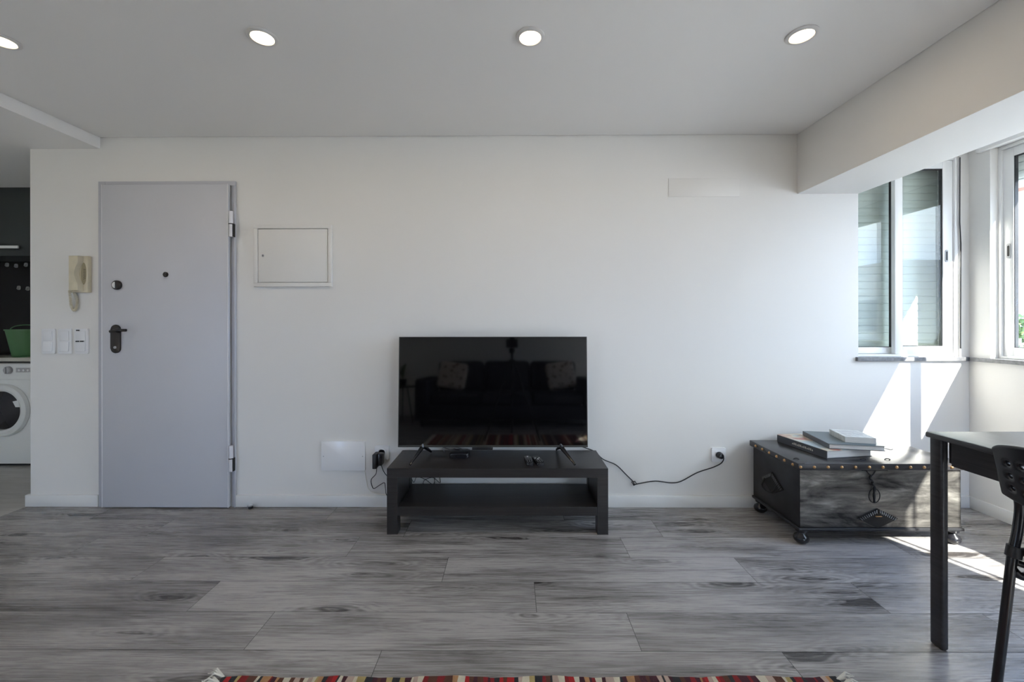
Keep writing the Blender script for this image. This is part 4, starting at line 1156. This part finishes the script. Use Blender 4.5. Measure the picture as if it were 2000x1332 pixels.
for a in (0.3, 2.4, 4.5):
    q = B(); q.tube([(-1.60 + 0.08 * math.cos(a), -3.9 + 0.08 * math.sin(a), 0.519), (-1.60 + 0.18 * math.cos(a), -3.9 + 0.18 * math.sin(a), 0.008)], 0.009, 8); q.done('leg', M['matt_black'], st, smooth=True)
pt = thing('potted_plant', 'dark potted plant on the mirrored side table', 'plant', (-1.60, -3.9, 0.541))
q = B(); q.lathe([(0.045, 0.0), (0.06, 0.10), (0.055, 0.10)], (-1.60, -3.9, 0.541), 'Z', 24); q.done('pot', M['matt_black'], pt, smooth=True)
q = B(); random.seed(9)
for k in range(26):
    a = random.uniform(0, 2 * PI); r_ = random.uniform(0.04, 0.13); h_ = random.uniform(0.16, 0.36); c_, s_ = math.cos(a), math.sin(a); o = Vector((-1.60, -3.9, 0.63))
    w_ = 0.018; e_ = Vector((-s_, c_, 0)) * w_
    pts = [o, o + Vector((c_ * r_ * 0.5, s_ * r_ * 0.5, h_ * 0.6)) + e_, o + Vector((c_ * r_, s_ * r_, h_ - 0.1)), o + Vector((c_ * r_ * 0.5, s_ * r_ * 0.5, h_ * 0.6)) - e_]
    vs = [q.bm.verts.new(p) for p in pts]; q.bm.faces.new(vs)
q.done('leaves', M['leaf'], pt)

# ------------------------------------------------------------------ outside
def building(lb, x0, x1, y0, y1, z0, z1, roof, wins):
    t = thing('apartment_building', lb, 'building', ((x0 + x1) / 2, (y0 + y1) / 2, z0))
    q = B(); q.box(x0, x1, y0, y1, z0, z1)
    for k in range(int((z1 - z0) / 1.4)): q.box(x0 - 0.06, x0, y0, y1, z0 + 1.4 * k + 0.9, z0 + 1.4 * k + 0.98)
    q.done('wall', M['ext_white'], t)
    if roof:
        q = B(); q.poly([(x0 - 0.3, y0 - 0.2, z1), (x0 - 0.3, y0 - 0.2, z1 + 0.12), ((x0 + x1) / 2, y0 - 0.2, z1 + 1.2), (x1 + 0.3, y0 - 0.2, z1 + 0.12), (x1 + 0.3, y0 - 0.2, z1)], (0, y1 - y0 + 0.4, 0)); q.done('roof', M['roof'], t)
    for (ya, yb, za, zb) in wins:
        q = B(); q.box(x0 - 0.05, x0 + 0.02, ya, yb, za, zb); f = q.done('window', M['ext_white'], t)
        q = B(); q.box(x0 - 0.07, x0 - 0.052, ya + 0.06, yb - 0.06, za + 0.06, zb - 0.06); q.done('pane', M['ext_window'], f)
    return t
wins = [(7.0 - 1.4 * i, 7.8 - 1.4 * i, za, za + 0.9) for i in range(4) for za in (-1.8, 0.3 - 2.0 + 1.0 + 0.0, 3.05)]
wins = [(7.2 - 1.5 * i, 8.1 - 1.5 * i, za, za + 0.7) for i in range(4) for za in (-1.5, 3.2)]
building('pale apartment block with a red roof edge outside the right window', 12.0, 18.0, 2.5, 12.0, -6.0, 4.25, True, wins)
building('low pale house mirrored in the glass of the back window', 12.5, 18.0, -16.5, -11.1, -6.0, 3.2, False, [(-12.6 - 2.0 * i, -11.6 - 2.0 * i, 0.8, 2.0) for i in range(2)])
tr = thing('street_tree', 'green tree in front of the apartment block outside the window', 'tree', (10.6, 6.2, -6))
q = B(); q.tube([(10.6, 6.2, -6), (10.62, 6.2, -2), (10.6, 6.15, 0.2)], [0.16, 0.12, 0.08], 10); q.done('trunk', M['bark'], tr, smooth=True)
q = B(); random.seed(3)
for k in range(700):
    d_ = Vector((random.gauss(0, 1), random.gauss(0, 1), random.gauss(0, 1))).normalized() * random.uniform(0.4, 1.0) ** 0.5
    c_ = Vector((10.6 + d_.x * 0.9, 6.2 + d_.y * 0.9, 0.4 + d_.z * 0.95)); u_ = Vector((random.gauss(0, 1), random.gauss(0, 1), random.gauss(0, 1))).normalized(); v_ = u_.orthogonal().normalized() * 0.07; u_ = u_ * 0.13
    vs = [q.bm.verts.new(p) for p in (c_ - u_, c_ + v_, c_ + u_, c_ - v_)]; q.bm.faces.new(vs)
q.done('foliage', M['leaf'], tr)
bt_ = thing('bare_tree', 'leafless tree mirrored in the back window glass', 'tree', (8.2, -6.4, -6))
q = B(); random.seed(11)
def branch(p, d, l, r, lev):
    e = p + d * l; q.tube([p, p + d * l * 0.5 + Vector((random.uniform(-1, 1), random.uniform(-1, 1), 0)) * l * 0.06, e], [r, r * 0.8, r * 0.6], 5)
    if lev > 0:
        for _ in range(3):
            nd = (d + Vector((random.uniform(-0.7, 0.7), random.uniform(-0.7, 0.7), random.uniform(-0.1, 0.5)))).normalized(); branch(e, nd, l * 0.68, r * 0.6, lev - 1)
branch(Vector((8.2, -6.4, -6)), Vector((0, 0, 1)), 4.6, 0.14, 5)
q.done('branches', M['bark'], bt_)
b = B(); b.box(3.2, 60, -60, 60, -6.2, -6.0); struct(b.done('ground', mat('pale_street', (0.3, 0.29, 0.28), 0.9)))
